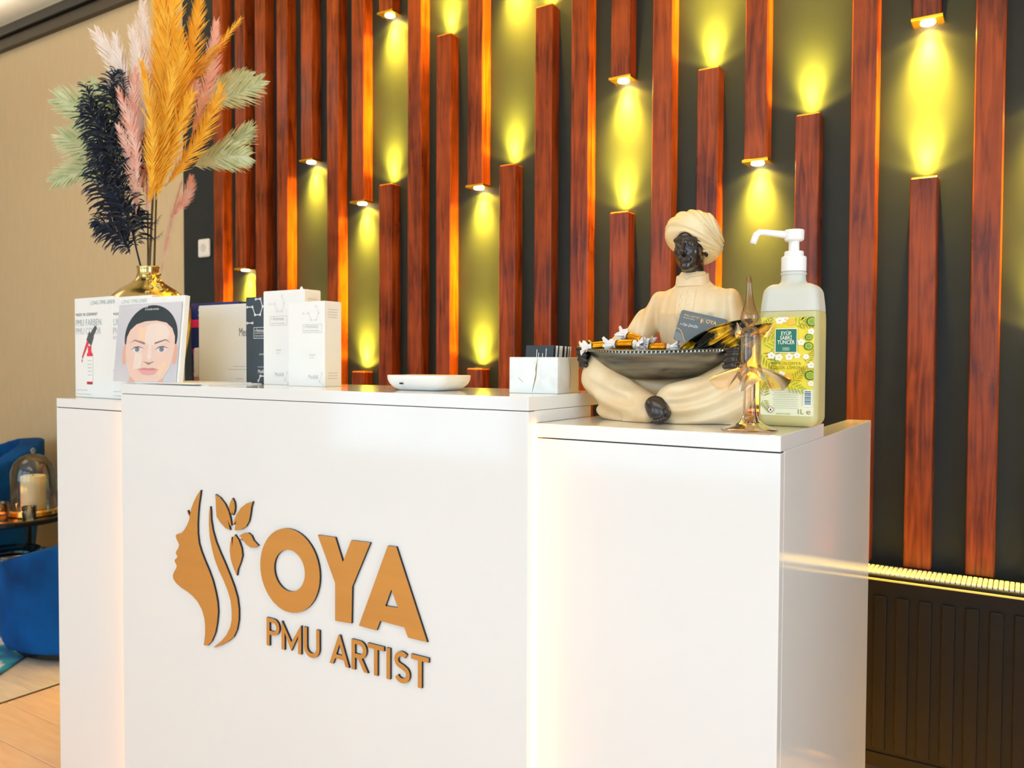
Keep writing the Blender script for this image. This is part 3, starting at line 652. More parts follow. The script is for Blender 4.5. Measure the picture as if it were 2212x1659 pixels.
flat_xz(mb, [(-.07, .082), (-.066, .082), (-.038, .112), (-.045, .118)], -.0006, 0); flat_xz(mb, ell_pts(-.0705, .074, .002, .0045, 10), -.0006, 3)
for zz, l in ((.019, .05), (.008, .045)): flat_xz(mb, [(-.075, zz), (-.075+l, zz), (-.075+l, zz+.0014), (-.075, zz+.0014)], -.0005, 4)
mb.build('print', mm, t, fix=False)

# router
t = thing('wireless_router', 'flat white wireless router with curved underside on the counter', 'router', (-1.04, 1.316, ZCT))
def squircle(hx, hy, r, n=6): return rrect(-hx, hx, -hy, hy, r, n)
mb = MB(); prof = [(0, .62, .002), (.15, .80, .0), (.35, .93, 0), (.62, .99, 0), (.93, 1, 0), (1, .985, 0)]
rings = []
for f_, sc, _ in [(0, .70, 0), (.06, .76, 0), (.2, .855, 0), (.42, .94, 0), (.7, .99, 0), (.95, 1, 0), (1, .988, 0)]:
    rings.append([(x, y, f_*.030+.0005) for x, y in squircle(.0765*sc, .056*sc, .024*sc)])
n = len(rings[0]); vs = [p for r_ in rings for p in r_]; fs = [(j*n+i, j*n+(i+1) % n, (j+1)*n+(i+1) % n, (j+1)*n+i) for j in range(len(rings)-1) for i in range(n)]
fs += [tuple(range(n-1, -1, -1)), tuple((len(rings)-1)*n+i for i in range(n))]
mb.add(vs, fs); shade_auto(mb.build('casing', M('router_white', 'f3f3f1', .3, var=.01), t), .5)
box('usb_port', -.032, -.0235, -.0556, -.05, .0125, .0155, m_seam, t, .0004)
for x, z, l in ((-.027, .006, .004),): box('indicator', x, x+l, -.0485, -.044, z, z+.0012, m_inkl, t, .0003)
mb = MB(); mb.box(.0757, .0763, .01, .02, .0155, .0165); mb.build('logo_mark', m_inkl, t)

# marble card box with business cards
def marble():
    mt = bpy.data.materials.new('white_marble_gold_vein'); mt.use_nodes = True; nt = mt.node_tree; L = nt.links.new; b = nt.nodes['Principled BSDF']
    tc = nt.nodes.new('ShaderNodeTexCoord'); nz = nt.nodes.new('ShaderNodeTexNoise'); nz.inputs['Scale'].default_value = 26; nz.inputs['Detail'].default_value = 6
    L(tc.outputs['Object'], nz.inputs['Vector'])
    wv = nt.nodes.new('ShaderNodeTexWave'); wv.inputs['Scale'].default_value = 3.2; wv.inputs['Distortion'].default_value = 5; wv.inputs['Detail'].default_value = 3; wv.inputs['Detail Scale'].default_value = 2.2; wv.inputs['Phase Offset'].default_value = 1.2
    mp = nt.nodes.new('ShaderNodeMapping'); mp.inputs['Rotation'].default_value = (0, .35, 0); mp.inputs['Scale'].default_value = (2.4, 2.4, 1); L(tc.outputs['Object'], mp.inputs[0]); L(mp.outputs[0], wv.inputs['Vector'])
    r1 = nt.nodes.new('ShaderNodeValToRGB'); r1.color_ramp.elements[0].color = hexc('eef0ee')+(1,); r1.color_ramp.elements[1].color = hexc('d9d9d4')+(1,); r1.color_ramp.elements[0].position = .5; r1.color_ramp.elements[1].position = .8; L(nz.outputs[0], r1.inputs[0])
    r2 = nt.nodes.new('ShaderNodeValToRGB'); r2.color_ramp.elements[0].position = .985; r2.color_ramp.elements[1].position = .998; L(wv.outputs['Fac'], r2.inputs[0])
    mx = nt.nodes.new('ShaderNodeMix'); mx.data_type = 'RGBA'; mx.inputs[7].default_value = hexc('c08a3c')+(1,); mx.inputs[0].default_value = 0; L(r1.outputs[0], mx.inputs[6]); L(mx.outputs[2], b.inputs['Base Color'])
    b.inputs['Roughness'].default_value = .2; return mt
mar = marble()
t = thing('card_holder', 'white marble box with gold vein full of business cards', 'card box', (-.786, 1.35, ZCT), .11)
a, b, hz, th = .0495, .0525, .0675, .006
box('front_wall', -a, a, -b, -b+th, 0, hz, mar, t, .0012); box('back_wall', -a, a, b-th, b, 0, hz, mar, t, .0012)
box('side_wall', -a, -a+th, -b+th, b-th, 0, hz, mar, t, .0012); box('side_wall', a-th, a, -b+th, b-th, 0, hz, mar, t, .0012); box('bottom', -a+th, a-th, -b+th, b-th, 0, .005, mar, t, .0003)
m_vein = M('gold_vein', 'c28a34', .3, .3, col2='8a6a3a', scale=60)
mb = MB()
def vein(mb, pts, w, face):
    L1 = []; L2 = []
    for i, (u, v) in enumerate(pts):
        ww = w*(1-abs(2*i/(len(pts)-1)-1)**2*.8)*(.7+.6*random.random()); L1.append((u-ww, v)); L2.append((u+ww, v))
    poly = L1+L2[::-1]
    if face == 'f': mb.add([(u, -b-.0002, v) for u, v in poly], [tuple(range(len(poly)))])
    else: mb.add([(a+.0002, u, v) for u, v in poly], [tuple(range(len(poly)))])
for pts_, w_, fc in (([(.009, .066), (.0075, .056), (.006, .046), (.006, .036), (.004, .026), (.001, .014), (-.002, .002)], .0014, 'f'), ([(-.03, .03), (-.027, .026), (-.022, .022), (-.018, .02)], .0009, 'f'),
                     ([(.008, .062), (.007, .052), (.01, .042), (.011, .03), (.008, .018), (.007, .01)], .0009, 's')):
    mb = MB(); vein(mb, pts_, w_, fc); mb.build('gold_vein', m_vein, t)
m_bc = M('charcoal_card', '2e3238', .4, var=.04); m_bcw = M('business_card_white', 'e9e9e8', .5, var=.01)
bc = {}; ORD = 'first second third fourth fifth sixth seventh eighth ninth tenth eleventh twelfth thirteenth fourteenth fifteenth sixteenth'.split()
for k in range(16):
    blackc = k in (0, 1, 4, 8, 9, 12, 14)
    if blackc not in bc:
        me = MB().box(-.0285, .0285, 0, .0011, 0, .085).mesh('business_card', .0002, 1); me.materials.append(m_bc if blackc else m_bcw); bc[blackc] = me
    rz = .11; ly = -b+th+.004+k*.0052; lx = .004+.0006*math.sin(k*2.1)
    p = Vector((-.786, 1.35, ZCT+.0055))+Matrix.Rotation(rz, 3, 'Z') @ Vector((lx, ly, 0))
    o = bpy.data.objects.new('business_card', bc[blackc]); C.objects.link(o); o.location = p; o.rotation_euler = (-.16-.004*k if k else -.13, 0, rz)
    if k == 0:
        tag(o, 'charcoal business card with white print, frontmost in the marble box', 'business card', 'business cards in the marble box')
        mb = MB(); 
        for x, z0, z1 in ((-.006, .06, .077), (-.002, .06, .071), (.006, .06, .07), (.013, .06, .079)): mb.box(x, x+.0012, -.0004, -.0003, z0, z1, 0)
        mb.build('print', [m_inkw], o)
    else: tag(o, '%s business card, %s from the front in the marble box' % ('charcoal' if blackc else 'white', ORD[k]), 'business card', 'business cards in the marble box')
# ------------------------------------------------------------------ cologne bottle with pump on the right ledge
bot = thing('pump_bottle', 'translucent lemon cologne bottle with white pump and yellow label', 'bottle', (-.336, 1.3975, ZLT))
m_pe = M('milky_plastic', 'eef0e6', .38, var=.01, trans=.25); m_liq = M('lemon_liquid', 'e6dfa0', .3, var=.02, trans=.25)
m_pump = M('white_pump_plastic', 'f7f7f5', .32, var=.005)
def bottle_ring(z):
    """half sizes of the bottle at height z"""
    hx, hy, r = .048, .0375, .016
    if z < .012: k = z/.012; s = .9+.1*math.sqrt(max(0, 1-(1-k)**2)); return hx*s, hy*s, r
    if z < .206: return hx, hy, r
    return None
def bottle_mesh(z0, z1, F=None):
    def f(P):
        d = rbox(P, (0, 0, .1175), (.048+0*P[2], .0375, .1175), .014) if False else None
        x, y, z = P
        tp = np.clip((z-.165)/.07, 0, 1)**2
        hx = .048-.006*tp; hy = .0375-.006*tp
        q = [np.abs(x)-(hx-.016), np.abs(y)-(hy-.016), np.abs(z-.1175)-(.1175-.016)]
        d = np.sqrt(sum(np.maximum(t_, 0)**2 for t_ in q))+np.minimum(np.maximum(q[0], np.maximum(q[1], q[2])), 0)-.016
        d = smin(d, cap(P, (0, 0, .18), (0, 0, .245), .0255, .0195), .008)
        d = smin(d, cap(P, (0, 0, .24), (0, 0, .252), .0158, .0158), .004)
        # flat label panel pressed into the front
        d = smax(d, -rbox(P, (.0, -.0405, .0985), (.0445, .004, .091), .002), .0015)
        return np.maximum(np.maximum(d, z0-z), z-z1)
    return sdf_mesh(f, (-.053, -.043, z0-.004), (.053, .043, min(z1, .262)+.004), .0013)
link('liquid_body', bottle_mesh(0.0, .1885), m_liq, bot); link('shoulder_body', bottle_mesh(.1886, .258), m_pe, bot)
mb = MB(); mb.lathe([(.0, .249), (.0185, .249), (.0205, .2505), (.0205, .254), (.0185, .2555), (0, .2555)], 32); shade_auto(mb.build('neck_ring', m_pe, bot))
mb = MB(); prof = [(0, .2558), (.0192, .2558), (.02, .257), (.02, .279), (.0185, .281), (.0155, .2815), (.0155, .288), (.0145, .2895), (.0085, .29), (.0085, .3065), (0, .3065)]
shade_auto(mb.lathe(prof, 36).build('pump_collar', m_pump, bot), .5)
mb = MB(); mb.lathe([(0, .306), (.0125, .306), (.0155, .3085), (.016, .316), (.016, .3235), (.0145, .325), (0, .325)], 32); shade_auto(mb.build('pump_head', m_pump, bot), .5)
dv = Vector((-.83, -.56, 0)).normalized()
pts = [dv*.01+Vector((0, 0, .3165)), dv*.03+Vector((0, 0, .3185)), dv*.048+Vector((0, 0, .3205)), dv*.058+Vector((0, 0, .3205)), dv*.0635+Vector((0, 0, .3165)), dv*.0665+Vector((0, 0, .309)), dv*.069+Vector((0, 0, .3015))]
mb = MB(); mb.tube(pts, [.0066, .0056, .0052, .0054, .0055, .0055, .0052], 14); mb.build('nozzle', m_pump, bot, smooth=True)
# the label: yellow print with foliage, green name plate, text
lx0, lx1, lz0, lz1, ly = -.0418, .0425, .0185, .179, -.0368
L_y = M('label_yellow', 'f4dc10', .35, col2='f8e84a', scale=30); L_p = M('label_pale', 'eef0c8', .35, col2='f6f4d8', scale=25); L_g = M('label_green_plate', '1f7a68', .35, var=.03)
L_lf = M('label_leaf_green', '6f9f2a', .4, col2='93b83a', scale=60); L_ld = M('label_leaf_olive', 'c2a80a', .4, col2='9aa018', scale=50); L_w = M('label_white', 'fbf9ee', .4, var=.01); L_o = M('label_lemon', 'f3b22a', .4, col2='f6cf4e', scale=40); L_gd = M('label_dark_green', '2f6a2c', .4); L_t = M('label_olive_text', '8a7a10', .4); L_bl = M('label_barcode_blue', '3b6c82', .4)
mb = MB(); y0 = ly
lab = rrect(lx0, lx1, lz0, lz1, .003)
mb.poly_xz(lab, y0, y0+.0006, 1, 1)
flat_xz(mb, [(lx0, .062), (lx1, .062), (lx1, lz1), (lx0, lz1)], y0-.0001, 0)
rnd = random.Random(3)
def leaf2d(x, z, a, l, w, mi, dy):
    c, s_ = math.cos(a), math.sin(a); pts = []
    for u, v in ((0, 0), (.3, .8), (.6, .9), (1, 0), (.6, -.9), (.3, -.8)):
        px, pz = x+c*u*l-s_*v*w, z+s_*u*l+c*v*w
        pts.append((min(max(px, lx0), lx1), min(max(pz, lz0), lz1)))
    flat_xz(mb, pts, y0-dy, mi)
def palm(x, z, a, l, n, mi, dy):
    for k in range(n):
        f = k/(n-1); px, pz = x+math.cos(a)*l*f, z+math.sin(a)*l*f
        for sg in (-1, 1): leaf2d(px, pz, a+sg*(.9-.4*f), l*.6*(1-.5*f), l*.05, mi, dy+.00002*k)
for x, z, a, l, mi in ((lx0+.004, .15, 1.2, .028, 3), (lx0+.004, .135, .4, .03, 4), (lx0+.002, .12, -.9, .03, 3), (lx0+.02, .128, -1.3, .022, 2), (.012, .166, .5, .03, 4), (.018, .172, -.3, .024, 3), (.024, .09, .3, .02, 3), (lx1-.012, .105, 1.0, .02, 3), (.012, .076, .9, .022, 3), (.002, .07, -.4, .028, 4), (lx0+.003, .078, .8, .018, 4), (lx0+.004, .05, 1.3, .022, 3), (lx0+.004, .042, -1.0, .018, 3)):
    palm(x, z, a, l, 6, mi, .0002)
def blossom(x, z, r, mi, n=5):
    for k in range(n):
        a = 2*PI*k/n+x*400; flat_xz(mb, [(min(max(q, lx0), lx1), min(max(w_, .0625), lz1)) for q, w_ in ell_pts(x+math.cos(a)*r*.55, z+math.sin(a)*r*.5, r*.5, r*.42, 10)], y0-.0004, mi)
    flat_xz(mb, ell_pts(x, z, r*.2, r*.2, 8), y0-.00045, 7)
for x, z, r in ((-.012, .1735, .007), (-.003, .1755, .0065), (.0225, .138, .006), (.038, .155, .0055), (-.0245, .1165, .0065), (-.0125, .1135, .0065), (.004, .1145, .0065), (.0165, .1165, .0055), (.0385, .101, .006), (-.008, .0855, .0065), (-.0185, .0865, .005), (.0385, .0715, .005), (.0305, .1145, .005)): blossom(x, z, r, 6)
for x, z, r, mi in ((.006, .171, .0068, 7), (.003, .0815, .0072, 7), (-.0255, .068, .005, 7)): flat_xz(mb, ell_pts(x, z, r*1.15, r*.85, 16), y0-.00042, mi)
for x, z, r in ((.0385, .171, .0085), (.034, .1315, .0075), (.037, .0845, .0085), (.034, .146, .006)):
    flat_xz(mb, [(min(q, lx1), min(w_, lz1)) for q, w_ in ell_pts(x, z, r, r*.9, 16)], y0-.0004, 8); flat_xz(mb, [(min(q, lx1), min(w_, lz1)) for q, w_ in ell_pts(x+.0005, z, r*.8, r*.72, 16)], y0-.00042, 4)
    for k in range(6): a = k*PI/3; leaf2d(x, z, a, r*.7, r*.16, 2, .00045)
flat_xz(mb, [(-.019, .121), (.0165, .121), (.0165, .1605), (-.019, .1605)], y0-.0005, 6); flat_xz(mb, [(-.0178, .1222), (.0153, .1222), (.0153, .1593), (-.0178, .1593)], y0-.0006, 5)
for k, (tx, sz) in enumerate((('EYÜP', .0088), ('SABRİ', .0088), ('TUNCER', .0088))): text_xz(mb, tx, sz, -.0013, .1495-k*.0072, y0-.0008, 6, 'CENTER', sx=.8, offset=.0001)
frame_xz(mb, -.0065, .0042, .125, .1295, .0004, y0-.0008, 6); text_xz(mb, '1923', .0042, -.0012, .1257, y0-.0008, 6, 'CENTER')
text_xz(mb, '80° KOLONYA', .0068, -.001, .1015, y0-.0006, 9, 'CENTER', spacing=1.1); text_xz(mb, 'KLASİK LİMON', .0068, -.001, .0945, y0-.0006, 9, 'CENTER', spacing=1.1)
for k in range(9):
    z = .059-k*.0036; l = .026-.003*abs(math.sin(k*1.7)); flat_xz(mb, [(-l*.9+.001, z), (l*.9-.003, z), (l*.9-.003, z+.0008), (-l*.9+.001, z+.0008)], y0-.0003, 11)
flat_xz(mb, [(.0275, .034), (.0405, .034), (.0405, .061), (.0275, .061)], y0-.0004, 6)
for k in range(11):
    z = .037+k*.0021; flat_xz(mb, [(.029, z), (.039, z), (.039, z+.0011*(1+(k % 3)*.25)), (.029, z+.0011*(1+(k % 3)*.25))], y0-.0005, 10)
text_xz(mb, '1L', .0115, .0165, .0218, y0-.0004, 9); text_xz(mb, 'e', .0125, .0315, .0218, y0-.0004, 9, sx=1.25)
dcx, dcz, dr = -.0245, .0275, .0058
flat_xz(mb, [(dcx-dr, dcz), (dcx, dcz-dr), (dcx+dr, dcz), (dcx, dcz+dr)], y0-.0004, 12); flat_xz(mb, [(dcx-dr*.82, dcz), (dcx, dcz-dr*.82), (dcx+dr*.82, dcz), (dcx, dcz+dr*.82)], y0-.0005, 6)
flat_xz(mb, [(dcx-.0016, dcz-.0016), (dcx+.0016, dcz-.0016), (dcx+.0012, dcz+.0006), (dcx, dcz+.0024), (dcx-.0012, dcz+.0006)], y0-.0006, 13)
text_xz(mb, 'MADE IN TURKEY', .003, -.004, .0205, y0-.0004, 9, 'CENTER')
mb.build('label', [L_y, L_p, L_lf, L_ld, M('label_lime', 'b9c22a', .4), L_g, L_w, L_o, L_gd, L_t, L_bl, m_inkl, M('hazard_red', 'c8606a', .5), m_navybox], bot, fix=False)

# ------------------------------------------------------------------ amber glass ornament
gl = thing('glass_ornament', 'amber blown-glass tree ornament with drooping petals and pointed top', 'ornament', (-.3655, 1.2555, ZLT+.0003))
m_amber = thin_glass('amber_glass', 'fdf0da', 'f7c582', .8, .02, .04); m_amber2 = thin_glass('deep_amber_glass', 'fbe8ca', 'f2b468', .8, .02, .05)
mb = MB(); mb.lathe([(0, .002), (.03, .0015), (.0415, .0), (.0425, .0012), (.038, .004), (.026, .008), (.016, .014), (.0115, .024), (.0098, .04), (.0088, .06), (.0092, .074), (.011, .08)], 48, cap=False); mb.build('foot', m_amber2, gl, smooth=True)
def petals(z0, r0, R, drop, n, ph, lift=0, nu=14, nv=96, sharp=1.0):
    mb = MB(); vs = []; fs = []
    for i in range(nu+1):
        u = i/nu
        for j in range(nv):
            a = 2*PI*j/nv; c = (.5+.5*math.cos(n*(a-ph)))**sharp
            r = r0+(R*(.5+.5*c)-r0)*u
            z = z0-drop*(u**1.5)*(1.15-.55*c)+lift*c*u**2.2+.004*math.sin(u*PI)*(1-c)
            vs.append((r*math.cos(a), r*math.sin(a), z))
    for i in range(nu):
        for j in range(nv): fs.append((i*nv+j, i*nv+(j+1) % nv, (i+1)*nv+(j+1) % nv, (i+1)*nv+j))
    return mb.add(vs, fs)
def solid(o, th):
    return o
VA = math.atan2(.537, .843)                      # petals fan out to both sides of the viewer
def petal(ang, l, wd, z0, dz, droop, cup, mt, up=0):
    """one blown petal: leaf outline, arched along its length and draped to both sides"""
    mb = MB(); vs = []; nu, nv = 18, 13; ca, sa = math.cos(ang), math.sin(ang)
    for i in range(nu+1):
        u = i/nu; r = .010+l*u; w_ = wd*(math.sin(PI*min(.985, u*.86+.13))**.8); zc = z0+dz*u+droop*math.sin(PI*u)+up*u*u
        for j in range(nv):
            v = j/(nv-1)*2-1; vs.append((r*ca-w_*v*sa, r*sa+w_*v*ca, zc-cup*v*v*math.sin(PI*min(1, u*.9+.1))))
    fs = [(i*nv+j, i*nv+j+1, (i+1)*nv+j+1, (i+1)*nv+j) for i in range(nu) for j in range(nv-1)]
    return mb.add(vs, fs).build('petal', mt, gl, fix=False, smooth=True)
for k in range(4): petal(VA+k*PI/2, .054, .025, .099, -.02, .003, .031, m_amber)
mb = MB(); mb.lathe([(.0125, .074), (.017, .079), (.02, .088), (.0165, .1), (.0142, .106), (.014, .125), (.0142, .15), (.0125, .156), (.008, .159)], 40, cap=False); mb.build('tube', m_amber, gl, smooth=True)
for k in range(4): petal(VA+.25+k*PI/2, .030, .011, .150, -.010, -.002, .005, m_amber2, up=.028)
mb = MB(); mb.lathe([(.006, .157), (.008, .164), (.0125, .168), (.0145, .1735), (.0125, .181), (.0085, .193), (.0058, .21), (.0045, .226), (.0036, .236), (.002, .2385), (0, .239)], 36, cap=False); sp = mb.build('spire', m_amber2, gl, smooth=True)
sp.rotation_euler = (0, -.035, 0); sp.location = (.005, 0, 0)
# hand lettering on the foot
mb = MB(); me = text_mesh('ARTIST', .0125, 0, 'CENTER', 1.05); vs = []
for v in me.vertices:
    ang = math.atan2(-.843, .537)+v.co.x/.027; zz = .0065+v.co.y*.9; rr = .0425 if zz < .002 else .012+.0305*math.exp(-(zz-.002)/.0062)
    vs.append(((rr+.0006)*math.cos(ang), (rr+.0006)*math.sin(ang), zz))
mb.add(vs, [tuple(p.vertices) for p in me.polygons]); mb.build('lettering', m_seam, gl, fix=False)
# ------------------------------------------------------------------ seated figurine holding a bowl
st = thing('figurine', 'cream seated figurine with turban holding a dark metal bowl', 'figurine', (-.545, 1.40, ZLT))
m_robe = M('antique_cream_robe', 'e6c088', .42, col2='f3dfbb', scale=14, contrast=(.28, .66), coat=.15, bump=.05); m_turb = M('cream_turban', 'e9cd94', .42, col2='f2e0b8', scale=16, coat=.15)
m_dark = M('polished_dark_bronze', '2a201d', .2, var=.12, coat=.5); m_pewter = M('dark_pewter', 'a09c90', .3, .85, col2='4c4e4a', scale=11, stretch=(.6, 2, 5), rvar=.1, bump=.5)
def robe(P):
    x, y, z = P
    d = ell(P, (.028, .03, .135), (.06, .046, .105))
    d = smin(d, ell(P, (.028, .024, .185), (.064, .042, .055)), .02)
    d = smin(d, cap(P, (-.025, .028, .212), (.082, .028, .212), .0235, .0235), .018)
    d = smin(d, cap(P, (.0285, .024, .2), (.0285, .016, .2475), .058, .0285), .018)
    # arms in loose sleeves
    d = smin(d, cap(P, (-.034, .026, .208), (-.078, .006, .145), .025, .027), .012)
    d = smin(d, cap(P, (-.078, .006, .143), (-.128, -.022, .118), .026, .019), .012)
    d = smin(d, cap(P, (.09, .026, .208), (.112, .012, .15), .025, .027), .012)
    d = smin(d, cap(P, (.112, .012, .145), (.118, -.016, .118), .026, .02), .012)
    # seat, thighs, shins
    d = smin(d, ell(P, (.005, .032, .035), (.115, .05, .06)), .03)
    d = smin(d, cap(P, (-.03, .02, .055), (-.128, -.026, .078), .05, .04), .025)
    d = smin(d, cap(P, (.05, .02, .05), (.112, -.028, .062), .05, .041), .025)
    lL = cap(P, (-.128, -.034, .07), (-.028, -.07, .026), .035, .027); lR = cap(P, (.112, -.034, .052), (.03, -.068, .034), .041, .035)
    lL = smin(lL, cap(P, (-.1, -.046, .022), (-.03, -.072, .014), .024, .017), .03)
    lR = smin(lR, cap(P, (.105, -.042, .024), (.035, -.068, .018), .03, .022), .02)
    d = smin(d, lR, .010); d = smin(d, lL, .008)
    cu = cap(P, (-.052, -.078, .012), (-.014, -.088, .012), .0155, .014); d = smin(d, cu, .003)
    d = smin(d, ell(P, (.1, .012, .008), (.05, .045, .012)), .01)
    # drapery: long shallow folds following the shins and the sleeves
    leg = np.clip((.075-z)/.02, 0, 1)*np.clip((-.03-y)/.02, 0, 1)
    s1 = np.hypot(x-.03, (z-.105)*1.5); s2 = np.hypot(x+.02, (z-.125)*1.5)
    d = d+leg*(.0036*np.sin(s1*190)*(x > .02)*np.clip((x-.02)/.02, 0, 1)+.0036*np.sin(s2*150)*np.clip((-.035-x)/.02, 0, 1))
    chest = np.clip((z-.12)/.03, 0, 1)*np.clip((.25-z)/.03, 0, 1)
    d = d+chest*.0028*np.sin(np.abs(x-.0285)*230+z*30)*np.clip((np.abs(x-.0285)-.03)/.015, 0, 1)
    # front placket with raised embroidery
    px = np.abs(x-.0295); front = (y < .02)*np.clip((z-.128)/.004, 0, 1)*np.clip((.238-z)/.006, 0, 1)
    d = d-front*(.0014*(px < .0165)+.0012*(np.abs(px-.0155) < .0014)+.0011*((np.sin(z*420)*np.sin(px*640) > .35) & (px > .003) & (px < .0125)))+front*.0012*(px < .0008)
    return np.maximum(d, -z+.0004)
link('robe', sdf_mesh(robe, (-.18, -.115, -.004), (.176, .09, .268), .0015), m_robe, st)
def collar(P):
    x, y, z = P[0]-.0285, P[1]-.014, P[2]
    r = np.hypot(x, y*1.02); zt = .2615+.25*y-.9*np.maximum(0, .006-np.abs(x))*(y < 0)
    d = np.maximum(np.abs(r-(.0262-(z-.25)*.12))-.0032, np.maximum(z-zt, .24-z))
    d = smax(d, -(np.sqrt((x+.0)**2+(y+.03)**2+(z-.278)**2)-.0155), .002)
    return d-.0006
link('collar', sdf_mesh(collar, (-.008, -.022, .228), (.066, .052, .282), .001), m_robe, st)
HX = .029
def head(P):
    x, y, z = np.abs(P[0]-HX), P[1], P[2]; Q = (x, y, z)
    d = ell(Q, (0, .0, .315), (.0262, .035, .041))
    d = smin(d, ell(Q, (0, -.011, .289), (.0205, .0215, .0235)), .010)
    d = smin(d, ell(Q, (0, -.0255, .273), (.0088, .0085, .0075)), .008)
    d = smin(d, ell(Q, (.0135, -.0215, .2985), (.0085, .0085, .0085)), .007)          # cheek
    d = smin(d, cap(Q, (0, -.0325, .3185), (.018, -.027, .3195), .0042, .0036), .005)  # brow
    d = smax(d, -ell(Q, (.0112, -.0375, .3105), (.0068, .0068, .0052)), .004)          # socket
    d = smin(d, ell(Q, (.0112, -.0278, .3098), (.0057, .0057, .0052)), .0012)          # eyeball
    d = smin(d, cap(Q, (.0058, -.0322, .3128), (.0165, -.0296, .3125), .0014, .0012), .0012)  # upper lid
    d = smin(d, cap(Q, (.0062, -.0318, .3068), (.0158, -.0296, .3072), .0011, .001), .0012)
    d = smin(d, cap(Q, (0, -.0335, .3165), (0, -.0425, .2985), .0031, .0046), .0042)    # nose
    d = smin(d, ell(Q, (.0043, -.0378, .2975), (.0034, .0042, .0032)), .002)
    d = smax(d, -ell(Q, (.003, -.0405, .2943), (.0014, .0018, .0012)), .0008)
    d = smin(d, ell(Q, (0, -.0315, .285), (.0115, .0055, .0068)), .004)                 # muzzle
    d = smin(d, cap(Q, (0, -.0365, .2868), (.0078, -.0325, .2852), .0021, .0012), .0018)
    d = smin(d, cap(Q, (0, -.0358, .2818), (.0068, -.0322, .2832), .0025, .0014), .0018)
    d = smax(d, -cap(Q, (0, -.0398, .2845), (.0082, -.035, .2843), .0008, .0006), .001)
    d = smin(d, ell(Q, (.0268, .0065, .3025), (.0036, .0078, .0118), 0, .2), .0025)      # ear
    d = smax(d, -ell(Q, (.0305, .003, .3035), (.0024, .0042, .0068)), .0015)
    d = smin(d, cap(Q, (0, .012, .29), (0, .0155, .244), .0188, .021), .007)
    return d
link('head', sdf_mesh(head, (-.008, -.052, .238), (.066, .042, .36), .0009), m_dark, st)
def turban(P):
    x, y, z = P[0]-.0285, P[1]-.01, P[2]
    d = ell((x, y, z), (-.001, .004, .338), (.0485, .05, .0385))
    d = smin(d, ell((x, y, z), (.008, .018, .318), (.041, .037, .036)), .012)
    d = smin(d, cap((x, y, z), (-.031, .004, .325), (-.026, .006, .303), .012, .008), .01)
    # wrapped bands: rising from the left temple, spreading to the right and back
    ang = np.arctan2(z-.308+.25*y, .060-x)
    b = ang*12.5+y*22
    d = d-.0034*(np.sqrt(np.abs(np.sin(b)))-.6)-.0009*np.sin(b*2.7+y*60)
    cut = ell((x, y, z), (0, -.052, .2885), (.0275, .05, .0445)); d = smax(d, -cut, .003)
    d = smax(d, -(cap((x, y, z), (-.05, -.01, .272), (.05, -.01, .272), .025, .025)), .004)
    return d
link('turban', sdf_mesh(turban, (-.03, -.052, .27), (.086, .072, .386), .0012), m_turb, st)
def foot(P):
    P = (P[0], P[1]+.010, P[2]); x, y, z = P
    d = ell(P, (.007, -.090, .031), (.0195, .013, .0165), 0, 0)
    d = smin(d, ell(P, (.017, -.0955, .019), (.02, .0125, .0155)), .012)
    for k, (tx, tz, l) in enumerate(((.0345, .0215, .0072), (.0305, .0118, .0056), (.0248, .0085, .0052), (.019, .0066, .005), (.013, .0058, .0048))):
        d = smin(d, cap(P, (tx-.006, -.097, tz+.005), (tx, -.1085, tz-.0002), l*.9, l*.76), .0011)
    return np.maximum(d, .0004-z)
link('foot', sdf_mesh(foot, (-.022, -.128, -.002), (.048, -.068, .055), .001), m_dark, st)
def hand(cx, sg):
    """fist closed around the bowl's end: palm outside, four fingers under the rim, thumb over it"""
    def f(P):
        x, y, z = (P[0]-cx)*sg/1.25, (P[1]+.03)/1.25-.03, (P[2]-.114)/1.25+.114; Q = (x, y, z)
        d = ell(Q, (.008, -.028, .117), (.0105, .02, .0165))
        d = smin(d, cap(Q, (.006, -.008, .12), (.0, .008, .122), .0125, .014), .008)
        for k in range(4):
            zz = .1265-k*.0078; l = (.020, .023, .022, .018)[k]; r = (.0046, .0048, .0046, .0041)[k]
            fx = .011-.0012*k
            d = smin(d, cap(Q, (fx, -.03, zz), (fx-.001, -.043-l*.25, zz-.001), r, r*.97), .0015)
            d = smin(d, cap(Q, (fx-.001, -.043-l*.25, zz-.001), (fx-.012, -.047-l*.3, zz-.002), r*.96, r*.82), .0015)
        d = smin(d, cap(Q, (.006, -.025, .13), (-.002, -.04, .1345), .0048, .0042), .002)
        d = smin(d, cap(Q, (-.002, -.04, .1345), (-.010, -.046, .1325), .0042, .0034), .0015)
        return d
    lo = (cx-.036, -.078, .078); hi = (cx+.036, .045, .156)
    return sdf_mesh(f, lo, hi, .001)
link('hand', hand(-.153, -1), m_dark, st); link('hand', hand(.118, 1), m_dark, st)
